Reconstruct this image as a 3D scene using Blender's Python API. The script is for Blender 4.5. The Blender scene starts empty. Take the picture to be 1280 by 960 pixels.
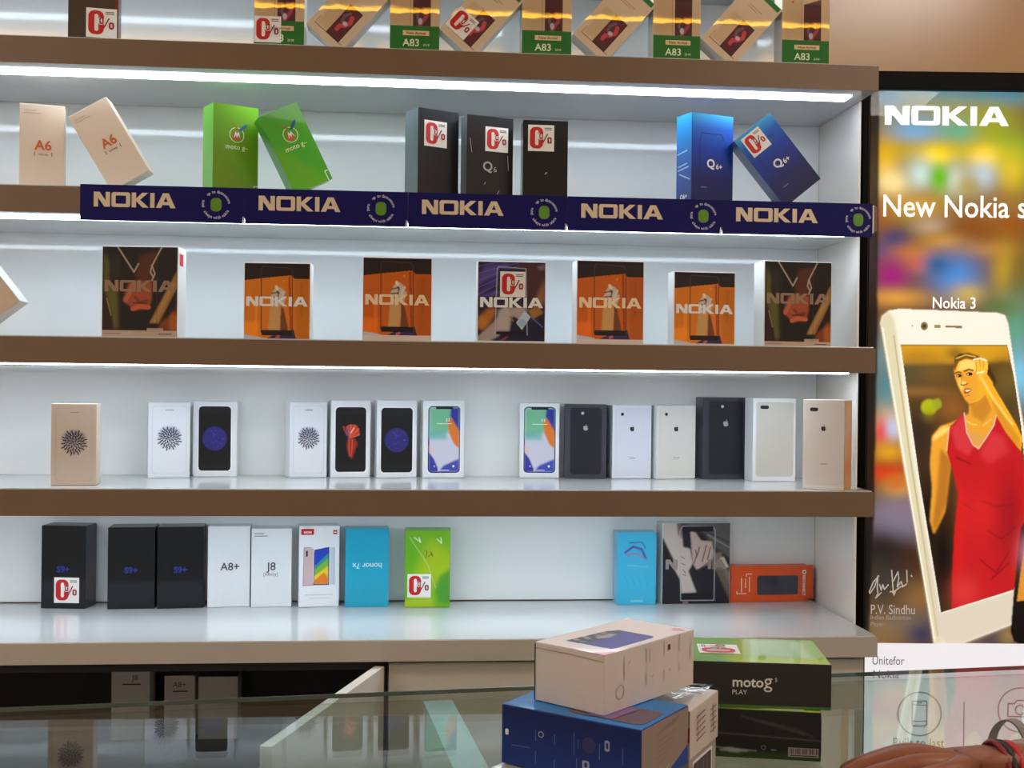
import bpy, bmesh, math, random
import numpy as np
from mathutils import Matrix, Vector
random.seed(4)
SC = bpy.context.scene
COL = SC.collection
vs = SC.view_settings
vs.view_transform = 'Standard'; vs.look = 'None'; vs.gamma = 1.0; vs.use_curve_mapping = False
vs.exposure = 0.0
SC.cycles.max_bounces = 10; SC.cycles.transparent_max_bounces = 16
SC.cycles.use_denoising = True
SC.cycles.caustics_reflective = False; SC.cycles.caustics_refractive = False
SC.cycles.sample_clamp_indirect = 6.0

# ------------------------------------------------------------------ camera
F, YAW, ROLL, DCAM, ZC = 1450.0, 0.08564, 0.0111, 2.4, 1.46
CAM = Vector((0, -DCAM, ZC))
fw = Vector((math.sin(YAW), math.cos(YAW), -0.0006)).normalized()
rt0 = Vector((math.cos(YAW), -math.sin(YAW), 0)); up0 = rt0.cross(fw)
RT = math.cos(ROLL) * rt0 + math.sin(ROLL) * up0
UP = -math.sin(ROLL) * rt0 + math.cos(ROLL) * up0
cd = bpy.data.cameras.new('camera'); cam = bpy.data.objects.new('camera', cd); COL.objects.link(cam)
cam.matrix_world = Matrix.Translation(CAM) @ Matrix(((RT.x, UP.x, -fw.x), (RT.y, UP.y, -fw.y), (RT.z, UP.z, -fw.z))).to_4x4()
cd.sensor_width = 36; cd.lens = F / 1280 * 36; cd.clip_start = 0.02
SC.camera = cam

def ray(u, v): return fw + RT * ((u - 640) / F) - UP * ((v - 480) / F)
def at(u, v, Y=None, Z=None):
    d = ray(u, v)
    t = (Y - CAM.y) / d.y if Y is not None else (Z - CAM.z) / d.z
    return CAM + d * t
def onplane(u, v, P, n):
    d = ray(u, v); return CAM + d * ((P - CAM).dot(n) / d.dot(n))

# ------------------------------------------------------------------ materials
def lin(c):
    return tuple(((x / 255) / 12.92 if x / 255 <= 0.04045 else ((x / 255 + 0.055) / 1.055) ** 2.4) for x in c[:3])
MATS = {}
def M(name, rgb=(200, 200, 200), rough=0.5, coat=0.0, metal=0.0, emit=0.0, noise=0.04, scale=40, spec=0.5, ecol=None, croug=0.03):
    if name in MATS: return MATS[name]
    m = bpy.data.materials.new(name); m.use_nodes = True; nt = m.node_tree
    b = nt.nodes['Principled BSDF']; c = lin(rgb)
    if noise:
        tc = nt.nodes.new('ShaderNodeTexCoord'); nz = nt.nodes.new('ShaderNodeTexNoise'); rp = nt.nodes.new('ShaderNodeValToRGB')
        nz.inputs['Scale'].default_value = scale; nz.inputs['Detail'].default_value = 3
        rp.color_ramp.elements[0].position = 0.3; rp.color_ramp.elements[1].position = 0.7
        rp.color_ramp.elements[0].color = tuple(x * (1 - noise) for x in c) + (1,)
        rp.color_ramp.elements[1].color = tuple(min(1, x * (1 + noise)) for x in c) + (1,)
        nt.links.new(tc.outputs['Object'], nz.inputs['Vector']); nt.links.new(nz.outputs['Fac'], rp.inputs['Fac'])
        nt.links.new(rp.outputs['Color'], b.inputs['Base Color'])
    else:
        b.inputs['Base Color'].default_value = c + (1,)
    b.inputs['Roughness'].default_value = rough; b.inputs['Metallic'].default_value = metal
    b.inputs['Coat Weight'].default_value = coat; b.inputs['Coat Roughness'].default_value = croug
    b.inputs['Specular IOR Level'].default_value = spec
    if emit:
        b.inputs['Emission Color'].default_value = lin(ecol or rgb) + (1,); b.inputs['Emission Strength'].default_value = emit
    MATS[name] = m; return m
def print_mat(name, rough=0.35, coat=0.25, emit=0.0, wave=0.0, croug=0.03, spec=0.3):
    if name in MATS: return MATS[name]
    m = bpy.data.materials.new(name); m.use_nodes = True; nt = m.node_tree
    b = nt.nodes['Principled BSDF']; a = nt.nodes.new('ShaderNodeAttribute'); a.attribute_name = 'ink'
    nt.links.new(a.outputs['Color'], b.inputs['Base Color'])
    b.inputs['Roughness'].default_value = rough; b.inputs['Coat Weight'].default_value = coat; b.inputs['Coat Roughness'].default_value = croug
    b.inputs['Specular IOR Level'].default_value = spec
    if emit:                                                          # back lit film: little of its colour comes back from the front
        mu = nt.nodes.new('ShaderNodeMix'); mu.data_type = 'RGBA'; mu.inputs[0].default_value = .65; mu.inputs[7].default_value = (0, 0, 0, 1)
        nt.links.new(a.outputs['Color'], mu.inputs[6]); nt.links.new(mu.outputs[2], b.inputs['Base Color'])
        nt.links.new(a.outputs['Color'], b.inputs['Emission Color']); b.inputs['Emission Strength'].default_value = emit
    if wave:
        tc = nt.nodes.new('ShaderNodeTexCoord'); nz = nt.nodes.new('ShaderNodeTexNoise'); bp = nt.nodes.new('ShaderNodeBump')
        nz.inputs['Scale'].default_value = 26; bp.inputs['Strength'].default_value = wave; bp.inputs['Distance'].default_value = 0.002
        nt.links.new(tc.outputs['Object'], nz.inputs['Vector']); nt.links.new(nz.outputs['Fac'], bp.inputs['Height'])
        nt.links.new(bp.outputs['Normal'], b.inputs['Coat Normal'])
    MATS[name] = m; return m
def glass_mat(name, tint=(247, 251, 250), ior=1.5, fac=1.0, rough=0.0):
    if name in MATS: return MATS[name]
    m = bpy.data.materials.new(name); m.use_nodes = True; nt = m.node_tree; nt.nodes.remove(nt.nodes['Principled BSDF'])
    out = nt.nodes['Material Output']; tr = nt.nodes.new('ShaderNodeBsdfTransparent'); gl = nt.nodes.new('ShaderNodeBsdfGlossy')
    lw = nt.nodes.new('ShaderNodeLayerWeight'); lw.inputs['Blend'].default_value = 0.5
    p5 = nt.nodes.new('ShaderNodeMath'); p5.operation = 'POWER'; p5.inputs[1].default_value = 5.0
    fr = nt.nodes.new('ShaderNodeMath'); fr.operation = 'MULTIPLY_ADD'; r0 = ((ior - 1) / (ior + 1)) ** 2
    fr.inputs[1].default_value = 1 - r0; fr.inputs[2].default_value = r0
    nt.links.new(lw.outputs['Facing'], p5.inputs[0]); nt.links.new(p5.outputs[0], fr.inputs[0]); mx = nt.nodes.new('ShaderNodeMixShader')
    tr.inputs['Color'].default_value = lin(tint) + (1,); gl.inputs['Roughness'].default_value = rough
    mu = nt.nodes.new('ShaderNodeMath'); mu.operation = 'MULTIPLY'; mu.inputs[1].default_value = fac
    nt.links.new(fr.outputs[0], mu.inputs[0]); nt.links.new(mu.outputs[0], mx.inputs[0])
    nt.links.new(tr.outputs[0], mx.inputs[1]); nt.links.new(gl.outputs[0], mx.inputs[2]); nt.links.new(mx.outputs[0], out.inputs[0])
    MATS[name] = m; return m

INK = print_mat('printed_card', .42, .12); INKG = print_mat('printed_gloss_card', 0.7, 0.9, wave=0.03, croug=0.01); INKD = print_mat('printed_matt_card', 0.55, 0.05)
WHITE = M('white_card', (232, 231, 229), 0.4, 0.15, noise=0.01)
BLACK = M('black_ink', (22, 22, 24), 0.5, noise=0); RED = M('red_ink', (196, 22, 22), 0.45, noise=0)
WINK = M('white_ink', (235, 235, 235), 0.5, noise=0); GREY = M('grey_ink', (120, 120, 120), 0.5, noise=0)
STK = M('sticker_paper', (238, 236, 232), 0.35, 0.2, noise=0.01)

# ------------------------------------------------------------------ meshes
def link(name, me, mat, parent=None):
    o = bpy.data.objects.new(name, me); COL.objects.link(o)
    if mat is not None and not me.materials: me.materials.append(mat)
    if parent is not None: o.parent = parent
    return o
def tag(o, label=None, cat=None, group=None, kind=None):
    if label: o['label'] = label
    if cat: o['category'] = cat
    if group: o['group'] = group
    if kind: o['kind'] = kind
    return o
def empty(name, label, cat, loc=(0, 0, 0), rz=0.0, group=None, rot=None):
    o = bpy.data.objects.new(name, None); COL.objects.link(o); o.empty_display_size = 0.02
    o.location = loc; o.rotation_euler = rot if rot else (0, 0, rz)
    return tag(o, label, cat, group)
def bm_mesh(bm, smooth=False):
    me = bpy.data.meshes.new('mesh'); bmesh.ops.recalc_face_normals(bm, faces=bm.faces[:]); bm.to_mesh(me); bm.free()
    if smooth:
        for p in me.polygons: p.use_smooth = True
    return me
def add_box(bm, x0, x1, y0, y1, z0, z1, bev=0.0):
    r = bmesh.ops.create_cube(bm, size=1.0)
    bmesh.ops.scale(bm, verts=r['verts'], vec=(x1 - x0, y1 - y0, z1 - z0))
    bmesh.ops.translate(bm, verts=r['verts'], vec=((x0 + x1) / 2, (y0 + y1) / 2, (z0 + z1) / 2))
    if bev:
        es = list({e for v in r['verts'] for e in v.link_edges})
        bmesh.ops.bevel(bm, geom=es, offset=bev, segments=2, affect='EDGES', profile=0.5)
def box(name, mat, parent, x0, x1, y0, y1, z0, z1, bev=0.0, **kw):
    bm = bmesh.new(); add_box(bm, x0, x1, y0, y1, z0, z1, bev); o = link(name, bm_mesh(bm), mat, parent); return tag(o, **kw)
def prism(name, mat, parent, pts, z0, z1, bev=0.0, **kw):           # polygon in XY, extruded in Z
    bm = bmesh.new()
    a = [bm.verts.new((p[0], p[1], z0)) for p in pts]; b = [bm.verts.new((p[0], p[1], z1)) for p in pts]; n = len(pts)
    bm.faces.new(a); bm.faces.new(b)
    for i in range(n): bm.faces.new((a[i], a[(i + 1) % n], b[(i + 1) % n], b[i]))
    if bev: bmesh.ops.bevel(bm, geom=bm.edges[:], offset=bev, segments=2, affect='EDGES')
    return tag(link(name, bm_mesh(bm), mat, parent), **kw)

def curve_mesh(cu):
    o = bpy.data.objects.new('tmp', cu); COL.objects.link(o)
    dg = bpy.context.evaluated_depsgraph_get(); me = bpy.data.meshes.new_from_object(o.evaluated_get(dg))
    bpy.data.objects.remove(o); bpy.data.curves.remove(cu); me.materials.clear(); return me
def text_mesh(s, size, align='CENTER', xs=1.0, fat=0.0, shear=0.0, sp=1.0):
    cu = bpy.data.curves.new('t', 'FONT'); cu.body = s; cu.size = size; cu.align_x = align; cu.offset = fat; cu.shear = shear
    cu.space_character = sp; cu.fill_mode = 'FRONT'; cu.resolution_u = 3
    me = curve_mesh(cu)
    if xs != 1.0: me.transform(Matrix.Diagonal((xs, 1, 1, 1)))
    return me
def shape_mesh(polys):
    cu = bpy.data.curves.new('s', 'CURVE'); cu.dimensions = '2D'; cu.fill_mode = 'BOTH'
    for p in polys:
        sp = cu.splines.new('POLY'); sp.points.add(len(p) - 1); sp.use_cyclic_u = True
        for i, q in enumerate(p): sp.points[i].co = (q[0], q[1], 0, 1)
    return curve_mesh(cu)
def rrect(x0, y0, x1, y1, r, n=5):
    o = []
    for cx, cy, a0 in ((x1 - r, y1 - r, 0), (x0 + r, y1 - r, 90), (x0 + r, y0 + r, 180), (x1 - r, y0 + r, 270)):
        for k in range(n + 1):
            a = math.radians(a0 + 90 * k / n); o.append((cx + r * math.cos(a), cy + r * math.sin(a)))
    return o
def circ(cx, cy, r, n=28): return [(cx + r * math.cos(2 * math.pi * k / n), cy + r * math.sin(2 * math.pi * k / n)) for k in range(n)]
def thick(pts, w):                                                   # thick open line -> list of quads
    o = []
    for (a, b) in zip(pts[:-1], pts[1:]):
        dx, dy = b[0] - a[0], b[1] - a[1]; l = math.hypot(dx, dy) or 1e-6; nx, ny = -dy / l * w / 2, dx / l * w / 2
        ex, ey = dx / l * w / 3, dy / l * w / 3
        o.append([(a[0] + nx - ex, a[1] + ny - ey), (b[0] + nx + ex, b[1] + ny + ey), (b[0] - nx + ex, b[1] - ny + ey), (a[0] - nx - ex, a[1] - ny - ey)])
    return o
def quads_mesh(quads):
    bm = bmesh.new()
    for q in quads: bm.faces.new([bm.verts.new((p[0], p[1], 0)) for p in q])
    me = bpy.data.meshes.new('mesh'); bm.to_mesh(me); bm.free(); return me
def wide_word(x, y, W, H):                                           # broad sans capitals N O K I A
    L = [('N', 1.12), ('O', 1.3), ('K', 1.18), ('I', .3), ('A', 1.36)]; gap = .1
    tot = sum(l[1] for l in L) + gap * 4; polys = []; cx = 0
    for ch, w in L:
        if ch == 'N': ps = [[(0, 0), (0, 1), (.4, 1), (.82, .42), (.82, 1), (1.12, 1), (1.12, 0), (.74, 0), (.3, .6), (.3, 0)]]
        elif ch == 'O': ps = [rrect(0, 0, 1.3, 1, .16), rrect(.29, .22, 1.01, .78, .06)]
        elif ch == 'K': ps = [[(0, 0), (0, 1), (.3, 1), (.3, .6), (.72, 1), (1.13, 1), (.58, .52), (1.18, 0), (.75, 0), (.3, .42), (.3, 0)]]
        elif ch == 'I': ps = [[(0, 0), (0, 1), (.3, 1), (.3, 0)]]
        else: ps = [[(0, 0), (.48, 1), (.88, 1), (1.36, 0), (1.01, 0), (.91, .2), (.45, .2), (.36, 0)], [(.54, .41), (.82, .41), (.68, .74)]]
        polys += [[((px + cx), py) for px, py in p] for p in ps]; cx += w + gap
    return [[(x + px / tot * W, y + py * H) for px, py in p] for p in polys]

# ------------------------------------------------------------------ printed pictures: a grid of points, each with its ink colour
class Canvas:
    def __init__(s, W, H, bg=(255, 255, 255), res=1.0, x0=0.0, y0=0.0, f=None):
        s.W, s.H, s.x0, s.y0, s.res = W, H, x0, y0, res
        s.nx, s.ny = max(2, int(round(W / res)) + 1), max(2, int(round(H / res)) + 1)
        s.X, s.Y = np.meshgrid(np.linspace(x0, x0 + W, s.nx), np.linspace(y0, y0 + H, s.ny))
        s.c = np.ones((s.ny, s.nx, 3)) * np.array(lin(bg)); s.f = f
    def P(s, p): return s.f(*p) if s.f else p
    def _blur(s, m, soft):
        k = soft / s.res
        if k < 0.4: return m
        r = int(min(3 * k + 1, 120)); g = np.exp(-0.5 * (np.arange(-r, r + 1) / k) ** 2); g /= g.sum()
        for ax in (0, 1):
            pad = [(r, r) if a == ax else (0, 0) for a in (0, 1)]
            q = np.pad(m, pad, mode='edge')
            m = np.apply_along_axis(lambda v: np.convolve(v, g, 'valid'), ax, q)
        return m
    def mix(s, m, col, a=1.0):
        m = (m * a)[..., None]; s.c = s.c * (1 - m) + np.array(lin(col)) * m; return s
    def poly(s, pts, col, a=1.0, soft=0.0):
        pts = [s.P(p) for p in pts]; m = np.zeros(s.X.shape, bool); n = len(pts)
        for i in range(n):
            (xa, ya), (xb, yb) = pts[i], pts[(i + 1) % n]
            if ya == yb: continue
            t = (s.Y - ya) / (yb - ya); m ^= (((ya > s.Y) != (yb > s.Y)) & (s.X < xa + t * (xb - xa)))
        return s.mix(s._blur(m.astype(float), soft), col, a)
    def rect(s, x0, y0, x1, y1, col, a=1.0, soft=0.0): return s.poly([(x0, y0), (x1, y0), (x1, y1), (x0, y1)], col, a, soft)
    def ell(s, cx, cy, rx, ry, col, a=1.0, rot=0.0, soft=0.15):
        cx, cy = s.P((cx, cy)); c, q = math.cos(rot), math.sin(rot)
        dx, dy = s.X - cx, s.Y - cy; d = np.sqrt(((dx * c + dy * q) / rx) ** 2 + ((-dx * q + dy * c) / ry) ** 2)
        return s.mix(np.clip((1 - d) / max(soft, 1e-3) + .5, 0, 1), col, a)
    def blob(s, cx, cy, sx, sy, col, a=1.0):
        cx, cy = s.P((cx, cy)); return s.mix(np.exp(-0.5 * (((s.X - cx) / sx) ** 2 + ((s.Y - cy) / sy) ** 2)), col, a)
    def line(s, pts, w, col, a=1.0):
        pts = [s.P(p) for p in pts]; D = np.full(s.X.shape, 1e9)
        for (xa, ya), (xb, yb) in zip(pts[:-1], pts[1:]):
            dx, dy = xb - xa, yb - ya; t = np.clip(((s.X - xa) * dx + (s.Y - ya) * dy) / (dx * dx + dy * dy + 1e-9), 0, 1)
            D = np.minimum(D, np.hypot(s.X - xa - t * dx, s.Y - ya - t * dy))
        return s.mix(np.clip((w / 2 - D) / s.res + .5, 0, 1), col, a)
    def vgrad(s, stops):
        ys = [p[0] for p in stops]
        for k in range(3): s.c[..., k] = np.interp(s.Y, ys, [lin(p[1])[k] for p in stops])
        return s
    def mesh(s, unit=0.001):
        me = bpy.data.meshes.new('print'); nx, ny = s.nx, s.ny; n = nx * ny
        co = np.zeros((n, 3), np.float32); co[:, 0] = s.X.ravel() * unit; co[:, 1] = s.Y.ravel() * unit
        i = np.arange(n).reshape(ny, nx); q = np.stack([i[:-1, :-1], i[:-1, 1:], i[1:, 1:], i[1:, :-1]], -1).reshape(-1).astype(np.int32)
        nf = (nx - 1) * (ny - 1)
        me.vertices.add(n); me.loops.add(nf * 4); me.polygons.add(nf)
        me.vertices.foreach_set('co', co.ravel()); me.loops.foreach_set('vertex_index', q)
        me.polygons.foreach_set('loop_start', np.arange(0, nf * 4, 4, dtype=np.int32))
        at_ = me.color_attributes.new('ink', 'FLOAT_COLOR', 'POINT'); c = np.ones((n, 4), np.float32); c[:, :3] = s.c.reshape(-1, 3)
        at_.data.foreach_set('color', c.ravel()); me.update(calc_edges=True); return me

# ------------------------------------------------------------------ a carton with prints on its faces (face coordinates in mm)
class Carton:
    def __init__(s, name, label, w, h, d, mat, loc, rz=0.0, ry=0.0, cat='phone box', group=None, bev=0.0008, lift=True):
        s.w, s.h, s.d = w, h, d; s.k = 0
        rot = Matrix.Rotation(rz, 4, 'Z') @ Matrix.Rotation(ry, 4, 'Y')
        s.root = empty(name, label, cat, loc, group=group, rot=rot.to_euler())
        bm = bmesh.new(); add_box(bm, -w / 2, w / 2, -d / 2, d / 2, 0, h, bev); s.body = link('carton', bm_mesh(bm), mat, s.root)
    def fr(s, face, lay=1):
        e = 0.00035 * lay; w, h, d = s.w, s.h, s.d
        O, x, y = {'F': ((-w / 2, -d / 2 - e, 0), (1, 0, 0), (0, 0, 1)), 'R': ((w / 2 + e, -d / 2, 0), (0, 1, 0), (0, 0, 1)),
                   'L': ((-w / 2 - e, d / 2, 0), (0, -1, 0), (0, 0, 1)), 'T': ((-w / 2, -d / 2, h + e), (1, 0, 0), (0, 1, 0))}[face]
        x, y = Vector(x), Vector(y); z = x.cross(y); m = Matrix((x, y, z)).transposed().to_4x4(); m.translation = Vector(O); return m
    def put(s, me, name, mat, face='F', x=0, y=0, rot=0, lay=1, parent=None, label=None):
        me.transform(s.fr(face, lay) @ Matrix.Translation((x / 1000, y / 1000, 0)) @ Matrix.Rotation(rot, 4, 'Z'))
        o = link(name, me, mat, parent or s.root)
        if label: o['label'] = label
        return o
    def pic(s, cv, mat=None, face='F', x=0, y=0, rot=0, lay=1, name='cover_picture', label=None):
        return s.put(cv.mesh(), name, mat or INK, face, x, y, rot, lay, None, label)
    def txt(s, t, x, y, size, mat, face='F', align='CENTER', rot=0, lay=2, xs=1.0, fat=0.0, parent=None, name='lettering', label=None, sp=1.0):
        return s.put(text_mesh(t, size / 1000, align, xs, fat / 1000, sp=sp), name, mat, face, x, y, rot, lay, parent, label)
    def shp(s, polys, mat, face='F', x=0, y=0, rot=0, lay=2, name='emblem', parent=None, label=None):
        return s.put(shape_mesh([[(p[0] / 1000, p[1] / 1000) for p in q] for q in polys]), name, mat, face, x, y, rot, lay, parent, label)
    def lines(s, ls, w, mat, face='F', lay=2, name='fine_print', parent=None, x=0, y=0, rot=0):
        q = []
        for l in ls: q += thick(l, w)
        return s.put(quads_mesh([[(p[0] / 1000, p[1] / 1000) for p in r] for r in q]), name, mat, face, x, y, rot, lay, parent)
    def sticker(s, x, y, S, face='F', rot=0, lay=3):
        o = s.shp([[(0, 0), (S, 0), (S, S), (0, S)]], STK, face, x, y, rot, lay, 'price_sticker', label='white square zero percent sticker with a bold red nought')
        k = S / 100
        s.shp([rrect(7 * k, 10 * k, 58 * k, 92 * k, 20 * k), rrect(27 * k, 22 * k, 40 * k, 80 * k, 6 * k)], RED, face, x, y, rot, lay + 1, 'red_nought', o)
        s.shp([rrect(40 * k, 44 * k, 58 * k, 70 * k, 8 * k)], STK, face, x, y, rot, lay + 1.6, 'paper_patch', o)
        s.shp([rrect(43 * k, 46 * k, 57 * k, 70 * k, 6 * k), rrect(47.5 * k, 51 * k, 52.5 * k, 65 * k, 2.4 * k), [(54 * k, 32 * k), (73 * k, 68 * k), (77 * k, 66 * k), (58 * k, 30 * k)],
               rrect(74 * k, 30 * k, 91 * k, 54 * k, 7 * k), rrect(79.5 * k, 35.5 * k, 85.5 * k, 48.5 * k, 2.6 * k)], M('dark_red_ink', (150, 20, 25), .5, noise=0), face, x, y, rot, lay + 2.2, 'percent_sign', o)
        s.lines([[(64 * k, 88 * k), (90 * k, 88 * k)], [(64 * k, 82 * k), (90 * k, 82 * k)]], 3.4 * k, GREY, face, lay + 1, 'fine_print', o, x, y, rot)
        return o

def upright(name, label, xl, xr, yt, Zs, d, mat, yb=None, Y=None, yaw=0.0, **kw):
    """a box standing on the surface at height Zs; xl/xr/yt/yb read off the front face"""
    a = math.radians(yaw)
    if Y is None: Y = min(at(xl, yb, Z=Zs).y, .056 - d * math.cos(a) - max(0.0, .086 * math.sin(a)))
    vm = yt + 55; pl = at(xl, vm, Y=Y); dr = ray(xr, vm)
    # on the ray: CAM + t*dr ; on the face: pl + s*(cos a, sin a)
    A = np.array([[dr.x, -math.cos(a)], [dr.y, -math.sin(a)]]); t, w = np.linalg.solve(A, np.array([pl.x - CAM.x, pl.y - CAM.y]))
    xm = (xl + xr) / 2; h = at(xm, yt, Y=Y + w / 2 * math.sin(a)).z - Zs
    c = Vector((pl.x + w / 2 * math.cos(a) - d / 2 * math.sin(a), pl.y + w / 2 * math.sin(a) + d / 2 * math.cos(a), Zs + 0.0004))
    return Carton(name, label, w, h, d, mat, c, rz=a, **kw)
def leaning(name, label, corner, u, v, Yf, W, H, d, deg, Zs, mat, yaw=0.0, **kw):
    """a box tilted in the plane of the wall by deg (positive: top to the right), resting on its lowest corner; corner 'tl' etc. at pixel u, v"""
    t = math.radians(deg); a = math.radians(yaw)
    def rp(x, z): return (x * math.cos(t) + z * math.sin(t), -x * math.sin(t) + z * math.cos(t))
    cs = {'bl': rp(-W / 2, 0), 'br': rp(W / 2, 0), 'tl': rp(-W / 2, H), 'tr': rp(W / 2, H)}
    z0 = Zs + 0.0004 - min(c[1] for c in cs.values())
    p = at(u, v, Y=Yf); cx = p.x - cs[corner][0] * math.cos(a) + (-d / 2) * math.sin(a)
    return Carton(name, label, W, H, d, mat, (cx, Yf + d / 2, z0), rz=a, ry=t, **kw)

# ================================================================== the room
XL, XE = -1.15, 0.8755                       # shelf unit: left end (out of frame), right end
wallpaint = M('beige_wall_paint', (200, 160, 122), 0.22, 0.0, noise=0.015, scale=6)
roomwall = M('shop_wall_paint', (200, 190, 178), 0.6, noise=0.02, scale=5)
box('wall_back', wallpaint, None, -3.0, 3.2, 0.0685, 0.11, 0, 2.9, kind='structure')
box('wall_left', roomwall, None, -3.06, -3.0, -5.0, 0.11, 0, 2.9, kind='structure')
box('wall_right', roomwall, None, 3.2, 3.26, -5.0, 0.11, 0, 2.9, kind='structure')
box('wall_front', roomwall, None, -3.06, 3.26, -5.06, -5.0, 0, 2.9, kind='structure')
box('floor', M('floor_tile', (170, 160, 148), 0.25, noise=0.06, scale=3), None, -3.06, 3.26, -5.06, 0.11, -0.05, 0, kind='structure')
box('ceiling', M('ceiling_paint', (215, 208, 198), 0.7, noise=0.01), None, -3.06, 3.26, -5.06, 0.11, 2.9, 2.95, kind='structure')
lampm = M('fill_light_diffuser', (255, 246, 236), 0.4, emit=19.0, noise=0)
for i, (x, y, n) in enumerate([(-1.9, -1.5, 'left one nearer the shelves'), (1.7, -1.5, 'right one nearer the shelves'), (-1.9, -3.7, 'left one behind the camera'), (1.7, -3.7, 'right one behind the camera')]):  # unseen ceiling panels, added to raise the room's ambient light
    r = empty('ceiling_fill_light', 'added square ceiling fill light panel, ' + n, 'ceiling light', (x, y, 2.9), group='added fill light panels')
    bm = bmesh.new()
    for a in ((-.32, .32, -.32, -.3), (-.32, .32, .3, .32), (-.32, -.3, -.3, .3), (.3, .32, -.3, .3)): add_box(bm, *a, -0.012, -0.0005)
    link('frame', bm_mesh(bm), WHITE, r); box('added_fill_diffuser', lampm, r, -.3, .3, -.3, .3, -0.008, -0.0005)
cove = empty('cove_light', 'long warm yellow light strip under the ceiling', 'ceiling light', (0, -2.42, 2.9))
box('housing', M('alu', (190, 190, 190), .4, metal=.8), cove, -2.6, 3.0, -.03, .03, -.03, -.0005)
box('light_strip', M('yellow_light', (255, 190, 40), .4, emit=26.0, noise=0), cove, -2.6, 3.0, -.005, .005, -.04, -.03)

# ================================================================== shelving
gloss = M('glossy_white_panel', (238, 240, 240), 0.07, noise=0.008, scale=4, spec=0.55)
shelfw = M('white_shelf_laminate', (190, 193, 194), 0.12, noise=0.008, scale=5)
brown = M('brown_fascia_laminate', (120, 95, 74), 0.45, noise=0.03, scale=9)
cream = M('cream_counter_laminate', (186, 176, 164), 0.4, noise=0.02, scale=7)
led = M('led_strip', (226, 242, 255), .4, emit=12.5, noise=0)
ZCN = ZC - 0.4625
t = empty('back_panel', 'glossy white panel on the wall behind all the shelves', 'wall panel', (0, 0, 0.6))
box('panel', gloss, t, XL, XE, 0.058, 0.068, 0.4, 2.6)
t = empty('side_panel', 'tall thin white end panel closing the right side of the shelves', 'end panel', (XE + 0.002, -.084, ZCN))
box('panel', M('end_panel_laminate', (234, 226, 218), 0.14, noise=0.01, scale=4), t, -0.0015, 0.0025, -0.083, 0.1415, 0.0005 - ZCN, ZC + .566 - ZCN)
bm = bmesh.new(); add_box(bm, -0.0016, 0.0026, -0.0845, -0.083, 0.0005 - ZCN, ZC + .566 - ZCN); link('edge_band', bm_mesh(bm), WHITE, t)
Z2T = at(0, 229.5, Y=-.256).z
SH = [(ZC + .87, 'topmost shelf, above the row of green and tan boxes'), (ZC + .614, 'shelf carrying the green and tan phone boxes'),
      (Z2T, 'shelf hung with the blue banner strips'), (ZC + .0765, 'brown edged shelf carrying the large square picture boxes'),
      (ZC - .1975, 'brown edged shelf carrying the mostly white phone boxes')]
for i, (z, lab) in enumerate(SH):
    r = empty('wall_shelf', 'white wall shelf with light strip, ' + lab if i in (0, 2) else 'white wall ' + lab if i == 1 else lab.replace('brown edged shelf', 'white wall shelf with brown edge'), 'shelf', (0, -.128, z), group='wall shelves')
    box('board', shelfw, r, XL, XE, -.1268, .184, -.0495, 0, bev=.0008)
    box('fascia', brown, r, XL, XE + (.003 if i else 0), -.1295, -.127, -.0495, -.0022)
    box('light_strip', led, r, XL + .05, (.70 if i == 4 else .842), -.090, -.048, -.0515, -.0495)

# the counter and the cupboards below
r = empty('counter_top', 'deep glossy white counter shelf with cream front edge below the shelves', 'counter', (0, -.155, ZCN))
box('board', shelfw, r, XL, .866, -.1535, .212, -.0385, 0, bev=.0008)
box('fascia', cream, r, XL, .8665, -.156, -.1537, -.0388, -.0015)
xd = at(483, 845, Y=-.29).x; zb = ZCN - .0395
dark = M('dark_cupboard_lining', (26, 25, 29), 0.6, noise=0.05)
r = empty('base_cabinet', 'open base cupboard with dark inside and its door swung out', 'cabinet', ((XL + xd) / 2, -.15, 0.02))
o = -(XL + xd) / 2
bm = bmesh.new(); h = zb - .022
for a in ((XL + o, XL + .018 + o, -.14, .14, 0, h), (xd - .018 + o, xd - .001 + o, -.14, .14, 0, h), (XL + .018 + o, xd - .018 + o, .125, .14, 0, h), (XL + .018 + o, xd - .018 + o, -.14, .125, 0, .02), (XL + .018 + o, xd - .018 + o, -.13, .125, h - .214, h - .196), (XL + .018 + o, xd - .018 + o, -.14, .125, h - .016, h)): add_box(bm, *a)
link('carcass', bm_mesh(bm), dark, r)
hin = at(478, 833, Z=zb - .004); fre = at(332, 931, Z=zb - .004)
hx, hy = xd - .012, -.315
ang = math.atan2(fre.y - hy, fre.x - hx); ln = math.hypot(fre.x - hx, fre.y - hy)
bm = bmesh.new(); add_box(bm, 0, ln, -.009, .009, .04, h - .004, .001)
me = bm_mesh(bm); me.transform(Matrix.Translation((hx + o, hy + .15, 0)) @ Matrix.Rotation(ang, 4, 'Z'))
dr = link('door', me, M('cream_door_laminate', (205, 196, 184), 0.3, noise=0.015), r)
r['label'] = 'open base cupboard with dark inside and its pale door swung out'
for k in range(3):
    bm = bmesh.new(); add_box(bm, -.012, .02, -.011, .004, .1 + k * .3, .15 + k * .3, .002); me = bm_mesh(bm)
    me.transform(Matrix.Translation((hx + o, hy + .15, 0)) @ Matrix.Rotation(ang, 4, 'Z')); link('hinge', me, M('steel', (170, 170, 172), .3, metal=1), dr)
r = empty('base_cabinet', 'closed cream base cupboard under the right half of the counter', 'cabinet', ((.85 + xd) / 2, -.15, 0.02))
o = -(.85 + xd) / 2
box('carcass', M('cream_carcass', (196, 186, 172), .45, noise=.015), r, xd + .001 + o, .85 + o, -.125, .14, 0, h)
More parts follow.
